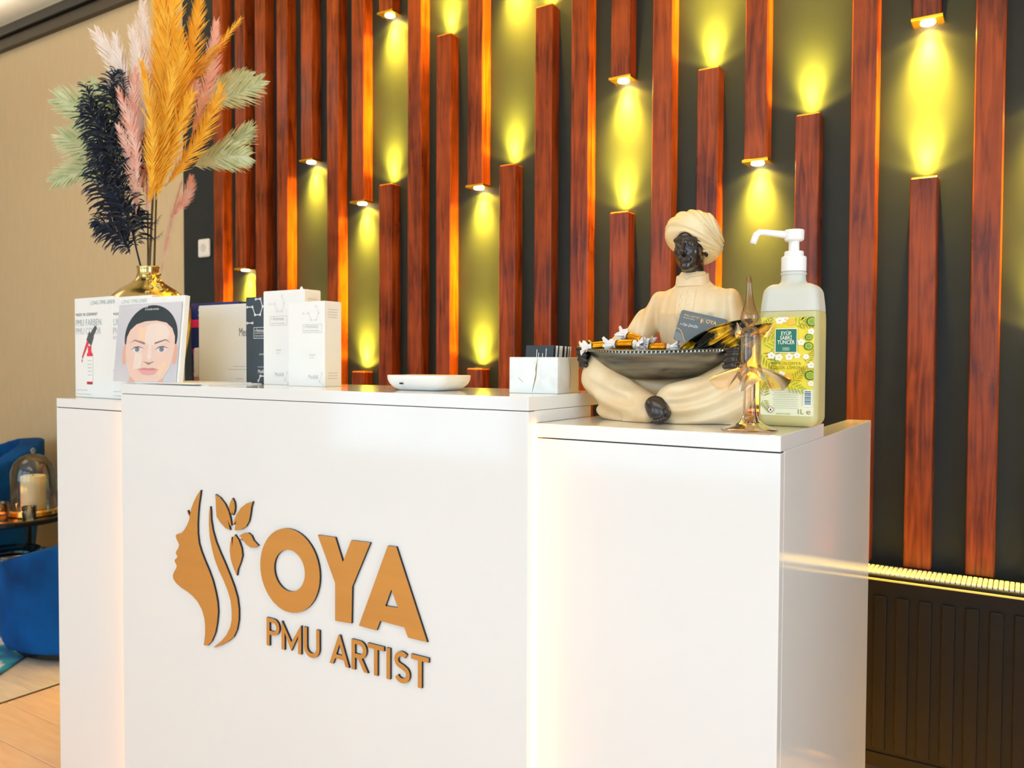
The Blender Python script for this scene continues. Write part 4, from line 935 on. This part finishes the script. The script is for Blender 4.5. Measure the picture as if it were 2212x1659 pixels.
# the bowl: long shallow boat shape
BC, BA, BB, BZ, BD = (-.0165, -.036), .1385, .055, .1245, .0535
def bowl_rings(off, zoff):
    R_ = []
    for k in range(13):
        f = k/12; sc = f**.62
        R_.append([((BA-off)*sc*math.cos(a)*1.0+BC[0], (BB-off)*sc*math.sin(a)+BC[1], BZ-BD*(1-f**1.9)+zoff*(1-f)+.004*math.cos(a)**2*f) for a in [2*PI*i/72 for i in range(72)]])
    return R_
mb = MB(); out = bowl_rings(0, 0); inn = bowl_rings(.0028, .0028)
allr = out+inn[::-1]; vs = [p for r_ in allr for p in r_]; n = 72
fs = [(j*n+i, j*n+(i+1) % n, (j+1)*n+(i+1) % n, (j+1)*n+i) for j in range(len(allr)-1) for i in range(n)]
bowl = mb.add(vs, fs).build('bowl', m_pewter, st, smooth=True)
mb = MB(); ns = 110
for k in range(ns):
    a = 2*PI*k/ns; x, y, z = (BA+.0008)*math.cos(a)+BC[0], (BB+.0008)*math.sin(a)+BC[1], BZ+.004*math.cos(a)**2
    tx, ty = -BA*math.sin(a), BB*math.cos(a); l = math.hypot(tx, ty); tx, ty = tx/l, ty/l; nx, ny = ty, -tx
    c = []
    for dz in (-.0042, -.0008):
        for q, w_ in ((-.0016, 0), (.0016, 0), (.0013, .0012), (-.0013, .0012)): c.append((x+tx*q+nx*w_, y+ty*q+ny*w_, z+dz))
    mb.add(c, [(3, 2, 1, 0), (4, 5, 6, 7), (0, 1, 5, 4), (1, 2, 6, 5), (2, 3, 7, 6), (3, 0, 4, 7)])
o = mb.build('rim_beads', M('pewter_bright', 'b9b09a', .3, .8), bowl); o['kind'] = 'stuff'
mb = MB(); mb.tube([((BA)*math.cos(2*PI*i/72)+BC[0], BB*math.sin(2*PI*i/72)+BC[1], BZ+.004*math.cos(2*PI*i/72)**2) for i in range(73)], .0016, 6); mb.build('rim', m_pewter, bowl, smooth=True)

# ------------------------------------------------------------------ what lies in the bowl
SB = Vector((-.545, 1.40, ZLT))
m_foil = M('gold_candy_foil', 'e0a018', .22, .9, col2='c47a10', scale=50, bump=.15); m_twist = M('white_wax_paper', 'f3f0f0', .5, var=.02); m_band = M('plum_band', '5a2433', .4)
def candy(loc, rot, label, s=1.0, seed=0):
    t = thing('wrapped_candy', label, 'candy', SB+Vector(loc), 0, 'wrapped candies in the bowl'); t.rotation_euler = rot; s *= 1.12
    rr = random.Random(seed)
    mb = MB(); prof = [(-.017, .0055), (-.0165, .0072), (-.008, .0076), (.008, .0076), (.0165, .0072), (.017, .0055)]; vs = []; fs = []
    for j, (x, r) in enumerate(prof):
        for i in range(16): a = 2*PI*i/16; k = 1+.05*math.cos(4*a); vs.append((x*s, r*k*s*math.cos(a), r*k*s*math.sin(a)))
    fs = [(j*16+i, j*16+(i+1) % 16, (j+1)*16+(i+1) % 16, (j+1)*16+i) for j in range(5) for i in range(16)]+[tuple(range(16)), tuple(80+i for i in range(16))]
    mb.add(vs, fs).build('candy_body', m_foil, t, smooth=True)
    for sg in (-1, 1):
        mb = MB(); vs = []; nn = 22
        for j, (x, r, am) in enumerate(((.0155, .0074, .0), (.0185, .0056, .1), (.0205, .0032, .25), (.025, .0062, .5), (.030, .0098, .6), (.034, .0125, .6))):
            for i in range(nn):
                a = 2*PI*i/nn; w_ = 1+am*math.sin(a*5+seed+j*.5)*.8+am*.4*rr.uniform(-1, 1)
                vs.append((sg*(x+am*.004*math.sin(3*a+seed))*s, r*w_*s*math.cos(a), r*w_*s*(.75 if j > 2 else 1)*math.sin(a)))
        fs = [(j*nn+i, j*nn+(i+1) % nn, (j+1)*nn+(i+1) % nn, (j+1)*nn+i) for j in range(5) for i in range(nn)]
        o = mb.add(vs, fs).build('twisted_end', m_twist, t); md = o.modifiers.new('paper', 'SOLIDIFY'); md.thickness = .0004
        mb = MB(); mb.lathe([(.0077*s, -.0006), (.0079*s, 0), (.0077*s, .0006)], 16, cap=False); mb.build('band', m_band, t, loc=(sg*.0145*s, 0, 0), rot=(0, PI/2, 0))
    return t
candy((-.067, -.062, .136), (0, 0, -.05), 'gold wrapped candy lying level at the front of the bowl', 1, 1)
candy((-.122, -.05, .134), (.3, -.1, .35), 'wrapped candy with white twist at the left tip of the bowl', .95, 2)
candy((-.058, -.04, .147), (.4, .28, -.25), 'tilted gold candy lying on top of the other candies', .95, 4)
candy((-.01, -.05, .130), (.1, .0, .15), 'wrapped candy half hidden below the business card', .95, 5)
candy((-.09, -.03, .128), (0, .1, -.5), 'wrapped candy at the bottom of the candy heap', .95, 6)
# business card standing in the bowl
t = thing('member_card', 'grey business card with gold logo leaning against the figurine', 'business card', (-.5045, 1.352, 1.1738)); t.rotation_euler = (-.14, .235, 0)
cw, ch = .085, .054
MB().poly_xz(rrect(-.026, -.026+cw, 0.005, .005+ch, .0042), 0, .0008).build('card', M('slate_grey_card', '6b7276', .4, var=.02), t)
mb = MB(); y = -.0003; m_gp = M('gold_print', 'e3b877', .4, .2)
text_xz(mb, 'PMU ARTIST', .0058, -.019, .049, y, 0, sx=.95); text_xz(mb, 'permanent make up', .0026, -.019, .0458, y, 1)
text_xz(mb, 'OYA', .0092, .022, .0455, y, 0, offset=.0003); text_xz(mb, '» Oya ŞAHİN', .0064, -.0215, .033, y, 1, shear=.25, sx=.85)
flat_xz(mb, [(.0125, .0475), (.0142, .0535), (.0148, .0505), (.0165, .0475), (.0158, .044), (.0142, .0425)], y, 0); flat_xz(mb, [(.0155, .0535), (.0165, .049), (.0185, .0465), (.0175, .0425), (.0192, .0465), (.0172, .0495)], y, 0); flat_xz(mb, [(.0185, .0535), (.0198, .052), (.0212, .0538), (.02, .0505)], y, 0)
def ribbon(mb, pts, w0, y, mi): flat_xz(mb, stroke(pts, w0), y, mi)
ribbon(mb, [(-.0255, .026), (-.021, .0255), (-.0165, .023), (-.0125, .0185), (-.009, .013), (-.006, .0085), (-.003, .0056)], .0013, y, 0)
flat_xz(mb, [(-.0255, .0185), (-.02, .0195), (-.014, .0175), (-.009, .011), (-.005, .0055), (-.0215, .0055), (-.0255, .0105)], y+.0001, 2)
mb.build('print', [m_gp, m_inkw, M('card_wave_grey', '868d90', .4)], t, fix=False)
# dark gold foil leaves
def foil_mat():
    mt = M('dark_gold_foil', '0d0f0a', .18, .55, col2='d2a21a', scale=22, contrast=(.5, .6), stretch=(1, 1, 1)); return mt
mf = foil_mat()
def foil_leaf(p0, p1, wd, bend, fold, label, roll_):
    p0, p1 = Vector(p0), Vector(p1); d = p1-p0; l = d.length; d.normalize(); side = d.cross(Vector((0, -1, 0))).normalized(); side.rotate(Matrix.Rotation(roll_, 3, d)); nr = side.cross(d)
    mb = MB(); vs = []; nu, nv = 20, 9
    for i in range(nu+1):
        u = i/nu; w_ = wd*(math.sin(PI*min(1, u*.95+.01))**.8)
        for j in range(nv):
            v = j/(nv-1)*2-1
            vs.append(p0+d*(l*u)+side*(w_*v)+nr*(bend*math.sin(PI*u)+fold*(abs(v)**1.5)*w_+.0012*math.sin(u*14+v*5)))
    fs = [(i*nv+j, i*nv+j+1, (i+1)*nv+j+1, (i+1)*nv+j) for i in range(nu) for j in range(nv-1)]
    o = mb.add(vs, fs).build('foil_leaf', mf, None, smooth=True); md = o.modifiers.new('sheet', 'SOLIDIFY'); md.thickness = .0006; md.offset = 0
    return tag(o, label, 'leaf')
foil_leaf((-.512, 1.342, 1.1665), (-.3884, 1.344, 1.2152), .0155, .004, .5, 'long dark gold foil leaf rising across the grey card', .3)
foil_leaf((-.485, 1.334, 1.167), (-.4067, 1.33, 1.2047), .0115, .003, .6, 'middle dark gold foil leaf folded in front of the long one', -.2)
foil_leaf((-.455, 1.336, 1.166), (-.358, 1.348, 1.207), .012, -.003, .4, 'right foil leaf sticking out behind the glass ornament', .1)
o = tag(link('sugared_almond', sdf_mesh(lambda P: ell(P, (0, 0, 0), (.0105, .0075, .0062)), (-.014, -.011, -.01), (.014, .011, .01), .001), M('dark_green_glaze', '0d2a1c', .15, coat=.5), None, (-.468, 1.334, 1.164)), 'dark green glazed oval sweet under the foil leaves', 'candy')
# ------------------------------------------------------------------ gold vase with feather stems on the left ledge
VX, VY = -2.105, 1.392
vz = ZLT
vase = thing('gold_vase', 'squat gold metal vase holding coloured feather stems', 'vase', (VX, VY, vz))
m_vase = M('pale_gold_metal', 'd8c896', .2, 1, col2='c4ab68', scale=14, bump=.25)
pr = [(0, 0), (.062, 0), (.068, .004), (.08, .05), (.098, .12), (.11, .19), (.1125, .22), (.1105, .25), (.101, .276), (.073, .302), (.044, .32), (.032, .333), (.028, .348), (.0285, .360), (.031, .366), (.0285, .3675), (.0255, .36), (.0245, .345), (.03, .325), (.06, .295)]
mb = MB(); mb.lathe(pr, 56, cap=False); mb.build('body', m_vase, vase, smooth=True)
mb = MB(); rr = random.Random(11)
for k in range(26):                              # hammered droplets on the right flank
    a = rr.uniform(-.7, .5); q = rr.uniform(.26, .345); r = [p for p in pr if abs(p[1]-q) < .02][0][0]
    r = np.interp(q, [p[1] for p in pr[8:14]], [p[0] for p in pr[8:14]]) if .278 < q < .36 else np.interp(q, [p[1] for p in pr[5:9]], [p[0] for p in pr[5:9]])
    s_ = rr.uniform(.004, .009); mb.lathe([(0, -s_*.6), (s_*.7, -s_*.4), (s_, 0), (s_*.7, s_*.4), (0, s_*.6)], 8, ((r+.001)*math.cos(a), (r+.001)*math.sin(a), q))
o = mb.build('droplets', m_vase, vase, smooth=True); o['kind'] = 'stuff'

def fmat(n, c1, c2): return M(n, c1, .6, col2=c2, scale=35, sheen=.3, spec=.25)
f_yel = fmat('marigold_feather', 'f0a008', 'ffc640'); f_pink = fmat('blush_feather', 'f2a58c', 'f8d3c2'); f_cream = fmat('cream_feather', 'f3dccb', 'fbf0e6')
f_grn = fmat('sage_feather', 'b9c48a', 'dde2b8'); f_nav = fmat('navy_feather', '040717', '0f2038'); m_stem = M('olive_stem', '5b4a20', .6, var=.2)
CR = Vector((math.cos(yaw), math.sin(yaw), 0)); CF = Vector((-math.sin(yaw), math.cos(yaw), 0))   # across / into the room as one walks up to the desk
def at(u, v, d=0):
    """a point of the bouquet: u metres across, v metres above the vase mouth, d metres behind its centre"""
    return Vector((VX, VY, vz+.365))+CR*u+Vector((0, 0, v))+CF*d
def feather(parent, base, tip, wid, mt, bend=.0, nb=46, fluff=.5, curl=0, seed=0, ang=.62, name='feather', lean=0):
    r = random.Random(seed); base, tip = Vector(base), Vector(tip); ax = tip-base; l = ax.length; d = ax.normalized()
    side = d.cross(CF).normalized(); nr = side.cross(d)
    if lean: side.rotate(Matrix.Rotation(lean, 3, d)); nr.rotate(Matrix.Rotation(lean, 3, d))
    def ctr(t): return base+ax*t+side*(bend*4*t*(1-t))+nr*(-.1*l*t*t)
    mb = MB(); n = 10; mb.tube([ctr(k/n) for k in range(n+1)], [.0013*(1-.8*k/n) for k in range(n+1)], 5)
    for k in range(nb):
        t = .05+.95*(k/(nb-1))**.9; c = ctr(min(t, 1)); tg = (ctr(min(1, t+.03))-ctr(max(0, t-.03))).normalized()
        prof = (min(1, t/.28)**.7)*(1-max(0, t-.6)/.4*.62)
        for sg in (-1, 1):
            L = wid*prof*r.uniform(.75, 1.12); a = ang*r.uniform(.8, 1.2)*(1-.3*t)
            u = (tg*math.cos(a)+side*(sg*math.sin(a))+nr*(r.uniform(-1, 1)*fluff*.6)).normalized()
            w_ = wid*(.03 if not curl else .075)*r.uniform(.7, 1.3); seg = 4 if not curl else 6; pts = []; p = c.copy(); dirn = u.copy(); cu = curl*r.uniform(.4, 1.4)
            for q in range(seg+1):
                pts.append(p.copy()); p = p+dirn*(L/seg)
                dirn = (dirn+(-tg*.0+Vector((0, 0, -1))*(.05+cu)+nr*r.uniform(-.08, .08)*fluff+tg*(.12 if not curl else 0))).normalized()
            wd = dirn.cross(nr).normalized(); vs = []; fs = []
            for q, pp in enumerate(pts):
                ww = w_*(1-.85*(q/seg)**1.3); vs += [pp-wd*ww, pp+wd*ww]
            for q in range(seg): fs.append((2*q, 2*q+1, 2*q+3, 2*q+2))
            mb.add(vs, fs)
    return mb.build(name, mt, parent, fix=False, smooth=True)
def fstem(label, pts, r0, group='feather stems in the gold vase', mt=None):
    t = thing('feather_stem', label, 'feathers', pts[0], 0, group)
    P = [Vector(p)-Vector(pts[0]) for p in pts]
    mb = MB(); mb.tube(P, [r0*(1-.5*k/(len(P)-1)) for k in range(len(P))], 7); mb.build('stem', mt or m_stem, t, smooth=True)
    return t, Vector(pts[0])
PX = 1/765.0                                     # metres for one unit of the list below (about 2.3 m away)
def Fs(t, o, rows, mt, seed, **kw):
    for k, (bu, bv, tu, tv, wd, dp) in enumerate(rows):
        feather(t, at((bu-299)*PX, (583-bv)*PX, dp)-o, at((tu-299)*PX, (583-tv)*PX, dp+.03*math.sin(k*1.7))-o, wd*(1.75 if mt != f_nav else 1.75)*PX, mt, seed=seed*50+k, bend=(.012 if k % 2 else -.012), lean=.35*math.sin(k*2.3), **kw)
# marigold stem, in front
t, o = fstem('tall marigold yellow feather stem in the front of the bouquet', [at(.0, -.3, -.005), at(.008, 0, -.01), at(.03, .22, -.03), at(.06, .42, -.04)], .0042)
Fs(t, o, [(342, 420, 346, -20, 22, -.05), (340, 380, 362, -40, 28, -.06), (346, 400, 386, -50, 32, -.07), (350, 420, 410, -40, 32, -.06), (356, 330, 438, 0, 26, -.05), (372, 250, 516, 74, 17, -.04), (368, 330, 400, 120, 30, -.08), (352, 430, 404, 200, 30, -.09),
          (356, 420, 478, 218, 26, -.06), (345, 440, 378, 230, 28, -.1), (338, 440, 352, 190, 24, -.1), (344, 450, 430, 240, 28, -.08), (330, 460, 342, 300, 20, -.09), (355, 240, 468, 130, 17, -.03)], f_yel, 1, nb=100)
# blush and cream stem
t, o = fstem('blush pink and cream feather stem between the yellow and navy ones', [at(-.006, -.3, .01), at(-.004, 0, .01), at(.0, .2, .0), at(-.01, .4, 0)], .0036)
Fs(t, o, [(302, 480, 276, 305, 18, -.08), (308, 430, 306, 235, 24, -.05), (318, 400, 322, 140, 22, -.03), (300, 340, 278, 195, 26, -.01), (338, 470, 382, 385, 16, .03), (322, 590, 372, 400, 10, .02), (395, 300, 455, 74, 22, .0), (380, 300, 430, 212, 22, -.04), (314, 480, 318, 330, 18, -.06), (306, 350, 316, 220, 22, -.02), (308, 420, 296, 240, 20, -.09), (312, 380, 318, 190, 18, -.09)], f_pink, 2, nb=100)
Fs(t, o, [(284, 262, 206, 96, 30, -.01), (300, 280, 288, 24, 26, .0), (304, 260, 312, 60, 24, .0), (287, 290, 252, 180, 28, .0), (294, 330, 268, 240, 26, -.03), (300, 300, 262, 110, 26, -.06), (308, 320, 300, 110, 24, -.06)], f_cream, 3, nb=100)
# sage stems, behind
t, o = fstem('pale sage green feather stem fanning out at the back', [at(.004, -.3, .02), at(.006, 0, .025), at(.0, .25, .06), at(-.01, .36, .07)], .0036)
Fs(t, o, [(240, 300, 96, 214, 40, .06), (250, 270, 142, 176, 36, .08), (245, 350, 88, 392, 30, .05), (240, 330, 105, 300, 36, .07), (250, 320, 120, 262, 36, .08), (290, 230, 268, 80, 28, .08), (270, 260, 205, 190, 34, .08), (235, 390, 150, 345, 28, .06), (300, 300, 270, 150, 34, .09)], f_grn, 4, nb=100, ang=.75)
Fs(t, o, [(400, 215, 536, 176, 30, .05), (400, 210, 500, 150, 24, .07), (395, 340, 516, 284, 32, .05), (385, 360, 517, 342, 34, .04), (380, 330, 480, 310, 30, .06)], f_grn, 5, nb=100, ang=.75)
# navy stem with curled barbs
t, o = fstem('dark navy curled feather stem bowing to the left', [at(-.012, -.3, -.01), at(-.014, 0, -.015), at(-.03, .13, -.05), at(-.065, .28, -.06), at(-.075, .42, -.05)], .003, mt=f_nav)
rows = [(282, 560, 215, 495, 26, -.06), (285, 540, 225, 450, 28, -.05), (288, 520, 240, 400, 30, -.06), (280, 500, 232, 370, 32, -.07), (276, 470, 215, 340, 32, -.06), (270, 440, 222, 300, 34, -.07), (262, 400, 205, 270, 32, -.06), (255, 370, 212, 240, 30, -.05), (256, 330, 238, 205, 30, -.06), (258, 300, 254, 182, 26, -.06), (262, 280, 284, 190, 14, -.06), (292, 545, 305, 470, 24, -.05), (268, 420, 262, 290, 32, -.08), (275, 470, 270, 350, 30, -.08), (284, 525, 268, 430, 30, -.08), (255, 330, 190, 208, 22, -.05)]
Fs(t, o, rows, f_nav, 6, nb=36, curl=.22, fluff=1.0, ang=.85)
for k, (a, b) in enumerate(((((300, 520), (348, 515))), ((302, 490), (345, 480)))):
    feather(t, at((a[0]-299)*PX, (583-a[1])*PX, -.05)-o, at((b[0]-299)*PX, (583-b[1])*PX, -.05)-o, 10*PX, f_nav, bend=-.014, nb=14, curl=.2, seed=900+k)
# ------------------------------------------------------------------ lounge corner at the left: two velvet tub chairs, coffee table, rug
m_velvet = M('blue_velvet', '02346a', .85, col2='0356a4', scale=5, spec=.2, bump=.1); m_velvet_d = M('blue_velvet_seat', '022a56', .85, col2='03407c', scale=5, spec=.2); m_blackw = M('black_stained_wood', '15171b', .3, var=.15)
def tub_chair(label, loc, rz, low=.0, hs=1.0):
    t = thing('tub_chair', label, 'armchair', loc, rz, 'blue velvet tub chairs')
    def shell(P):
        x, y, z = P; r = np.hypot(x, y); a = np.arctan2(y, x)       # open towards -x
        ro = .33+.06*np.clip(z/.6, 0, 1)
        back = .5+.5*np.cos(a); zt = ((.44-low)+(.30+low*.3)*back**1.2)*hs
        d = np.maximum(np.abs(r-(ro-.05))-.035, np.maximum(z-zt, .05-z))-.022
        d = smax(d, -np.maximum(np.abs(y)-.24, np.maximum(x+.05, .33*hs-z)), .04)
        return d*.8
    link('back_shell', sdf_mesh(shell, (-.44, -.44, .02), (.44, .44, .82), .016), m_velvet, t)
    link('seat', sdf_mesh(lambda P: np.maximum(np.hypot(P[0], P[1])-.30, np.abs(P[2]-.06-.19*hs)-.13*hs)-.04*hs, (-.38, -.38, .06), (.38, .38, .46), .016), m_velvet_d, t)
    MB().lathe([(.30, .0), (.30, .03), (.285, .05), (0, .05)], 40).build('plinth', m_blackw, t)
    return t
tub_chair('nearer blue velvet tub chair beside the reception desk', (-3.23, 1.90, .0098), -.35, .1, .66)
c1 = tub_chair('farther blue velvet tub chair with beige cushion by the wall', (-4.72, 2.02, .0098), 1.25, -.02, .9)
def cush(P):
    x, y, z = P; e = np.clip(1-(np.abs(x)/.2)**3, 0, 1)*np.clip(1-(np.abs(z)/.2)**3, 0, 1)
    return np.maximum(np.abs(y)-.012-.055*np.sqrt(e), np.maximum(np.abs(x)-.2, np.abs(z)-.2))*.7-.008
tag(link('cushion', sdf_mesh(cush, (-.23, -.1, -.23), (.23, .1, .23), .012), M('beige_linen', 'd8cbb4', .85, var=.08, scale=60), None, (-4.62, 1.83, .51), (-.25, .12, .9)), 'beige linen cushion on the farther blue chair', 'cushion')
tb = thing('coffee_table', 'round black coffee table with a lower shelf', 'table', (-3.93, 1.90, .0098))
MB().lathe([(0, .405), (.27, .405), (.275, .41), (.275, .425), (.27, .43), (0, .43)], 48).build('table_top', m_blackw, tb)
MB().lathe([(0, .20), (.25, .20), (.255, .205), (.25, .215), (0, .215)], 48).build('lower_shelf', m_blackw, tb)
for k in range(4):
    a = PI/4+k*PI/2; MB().lathe([(.016, 0), (.016, .405)], 14, (.225*math.cos(a), .225*math.sin(a), 0)).build('leg', m_blackw, tb)
m_clear = thin_glass('clear_glass', 'f7fbfb', 'b8c8cc', .9, .02, .05)
TZ = .4403
cl = thing('glass_cloche', 'clear glass dome over a thick cream candle', 'cloche', (-3.80, 1.935, TZ))
MB().lathe([(0, 0), (.098, 0), (.102, .005), (.1, .022), (.094, .028), (0, .028)], 40).build('brass_base', m_brass, cl, smooth=False)
MB().lathe([(.093, .0285), (.093, .16), (.09, .2), (.078, .235), (.055, .26), (.025, .273), (0, .276)], 40, cap=False).build('glass_dome', m_clear, cl, smooth=True)
MB().lathe([(0, .276), (.006, .278), (.012, .29), (.006, .302), (0, .304)], 16, cap=False).build('knob', m_clear, cl, smooth=True)
cn = thing('pillar_candle', 'thick cream pillar candle inside the glass dome', 'candle', (-3.80, 1.935, TZ+.0282))
MB().lathe([(0, 0), (.05, 0), (.051, .004), (.051, .146), (.047, .15), (.02, .147), (0, .146)], 32).build('wax', M('cream_wax', 'f0d9a8', .5, var=.04), cn, smooth=False)
MB().lathe([(.0015, .145), (.0012, .158), (0, .159)], 6).build('wick', m_seam, cn)
tl = thing('tealight_glass', 'small glass tealight holder glowing orange at the table edge', 'candle', (-3.80, 1.785, TZ))
MB().lathe([(.0, .0), (.036, 0), (.042, .02), (.044, .075), (.041, .075), (.039, .02), (.0, .006)], 28, cap=False).build('glass_cup', thin_glass('amber_cup', 'ffe2bf', 'd98a3c', .8, .05, .05), tl, smooth=True)
MB().lathe([(0, .007), (.03, .007), (.03, .028), (0, .028)], 20).build('wax', M('warm_wax', 'f6d6a4', .5), tl)
MB().lathe([(0, .03), (.005, .036), (.006, .044), (.003, .056), (0, .064)], 12, cap=False).build('flame', M('flame', (1, .6, .2), .5, emit=60), tl, smooth=True)
fl = bpy.data.lights.new('tealight_flame', 'POINT'); fl.energy = 1.2; fl.color = (1, .55, .2); fl.shadow_soft_size = .01
fo = bpy.data.objects.new('tealight_flame', fl); C.objects.link(fo); fo.parent = tl; fo.location = (0, 0, .05)
vt = thing('votive_glass', 'small clear votive glass in front of the dome', 'candle', (-3.69, 1.86, TZ))
MB().lathe([(0, 0), (.026, 0), (.03, .06), (.027, .06), (.024, .006), (0, .006)], 24, cap=False).build('glass_cup', m_clear, vt, smooth=True)
MB().lathe([(0, .007), (.021, .007), (.021, .03), (0, .03)], 18).build('wax', m_card, vt)
pt = thing('potted_plant', 'small green plant in a dark pot on the coffee table', 'plant', (-3.93, 2.08, TZ))
MB().lathe([(0, 0), (.04, 0), (.052, .07), (.052, .08), (.046, .08), (.044, .07), (0, .068)], 28, cap=False).build('pot', m_blackw, pt, smooth=True)
gm = M('leaf_green', '5f8f3a', .5, col2='86ad55', scale=30); rr = random.Random(5)
for k in range(22):
    a = k*2.4; el = rr.uniform(.35, 1.3); l = rr.uniform(.06, .1); d = Vector((math.cos(a)*math.cos(el), math.sin(a)*math.cos(el), math.sin(el))); sd = d.cross(Vector((0, 0, 1))).normalized()
    b0 = Vector((0, 0, .07)); mbp = MB(); vs = []
    for u, w_ in ((0, .002), (.35, .012), (.65, .013), (1, .001)): c = b0+d*(l*u)+Vector((0, 0, -.02*u*u)); vs += [c-sd*w_, c+Vector((0, 0, .003)), c+sd*w_]
    fs = []
    for q in range(3): fs += [(3*q, 3*q+1, 3*q+4, 3*q+3), (3*q+1, 3*q+2, 3*q+5, 3*q+4)]
    mbp.add(vs, fs).build('leaf', gm, pt, fix=False, smooth=True)
wv = thing('slim_vase', 'slim white glass vase standing at the front of the table', 'vase', (-3.70, 2.02, TZ))
MB().lathe([(0, 0), (.018, 0), (.02, .01), (.024, .09), (.027, .12), (.024, .12), (.018, .02), (0, .012)], 24, cap=False).build('body', M('frosted_glass', 'dfe2e6', .2, trans=.3), wv, smooth=True)
gb = tag(MB().lathe([(0, .0), (.11, 0), (.125, .012), (.128, .06), (.124, .06), (.12, .016), (.105, .006), (0, .006)], 40, cap=False).build('glass_tray', thin_glass('blue_grey_glass', 'd5e6ea', '6f98a4', .9, .03, .06), None, loc=(-3.87, 1.86, .2253), smooth=True), 'round glass tray on the lower shelf of the coffee table', 'tray')
# rug
def rug_mat():
    mt = bpy.data.materials.new('floral_rug'); mt.use_nodes = True; nt = mt.node_tree; L = nt.links.new; b = nt.nodes['Principled BSDF']
    tc = nt.nodes.new('ShaderNodeTexCoord'); vo = nt.nodes.new('ShaderNodeTexVoronoi'); vo.inputs['Scale'].default_value = 5.5
    nz = nt.nodes.new('ShaderNodeTexNoise'); nz.inputs['Scale'].default_value = 7; L(tc.outputs['Object'], nz.inputs['Vector'])
    mx = nt.nodes.new('ShaderNodeMix'); mx.data_type = 'VECTOR'; mx.inputs[0].default_value = .12; L(tc.outputs['Object'], mx.inputs[4]); L(nz.outputs['Color'], mx.inputs[5]); L(mx.outputs[1], vo.inputs['Vector'])
    cr = nt.nodes.new('ShaderNodeValToRGB'); e = cr.color_ramp.elements; e[0].position = 0; e[0].color = hexc('d88fae')+(1,); e[1].position = 1; e[1].color = hexc('1f5f8e')+(1,)
    for p, c in ((.22, 'f0cfd8'), (.34, 'efe2df'), (.42, '39a3ad'), (.55, '2f74a4')): k = e.new(p); k.color = hexc(c)+(1,)
    cr.color_ramp.interpolation = 'EASE'; L(vo.outputs['Distance'], cr.inputs[0]); L(cr.outputs[0], b.inputs['Base Color']); b.inputs['Roughness'].default_value = .95
    return mt
rg = tag(MB().box(-.752, .752, -.65, .65, 0, .009).build('floral_rug', rug_mat(), None, .003, 2, loc=(-4.086, 1.498, .0003), rot=(0, 0, .6435)), 'blue rug with pink flowers under the coffee table', 'rug')
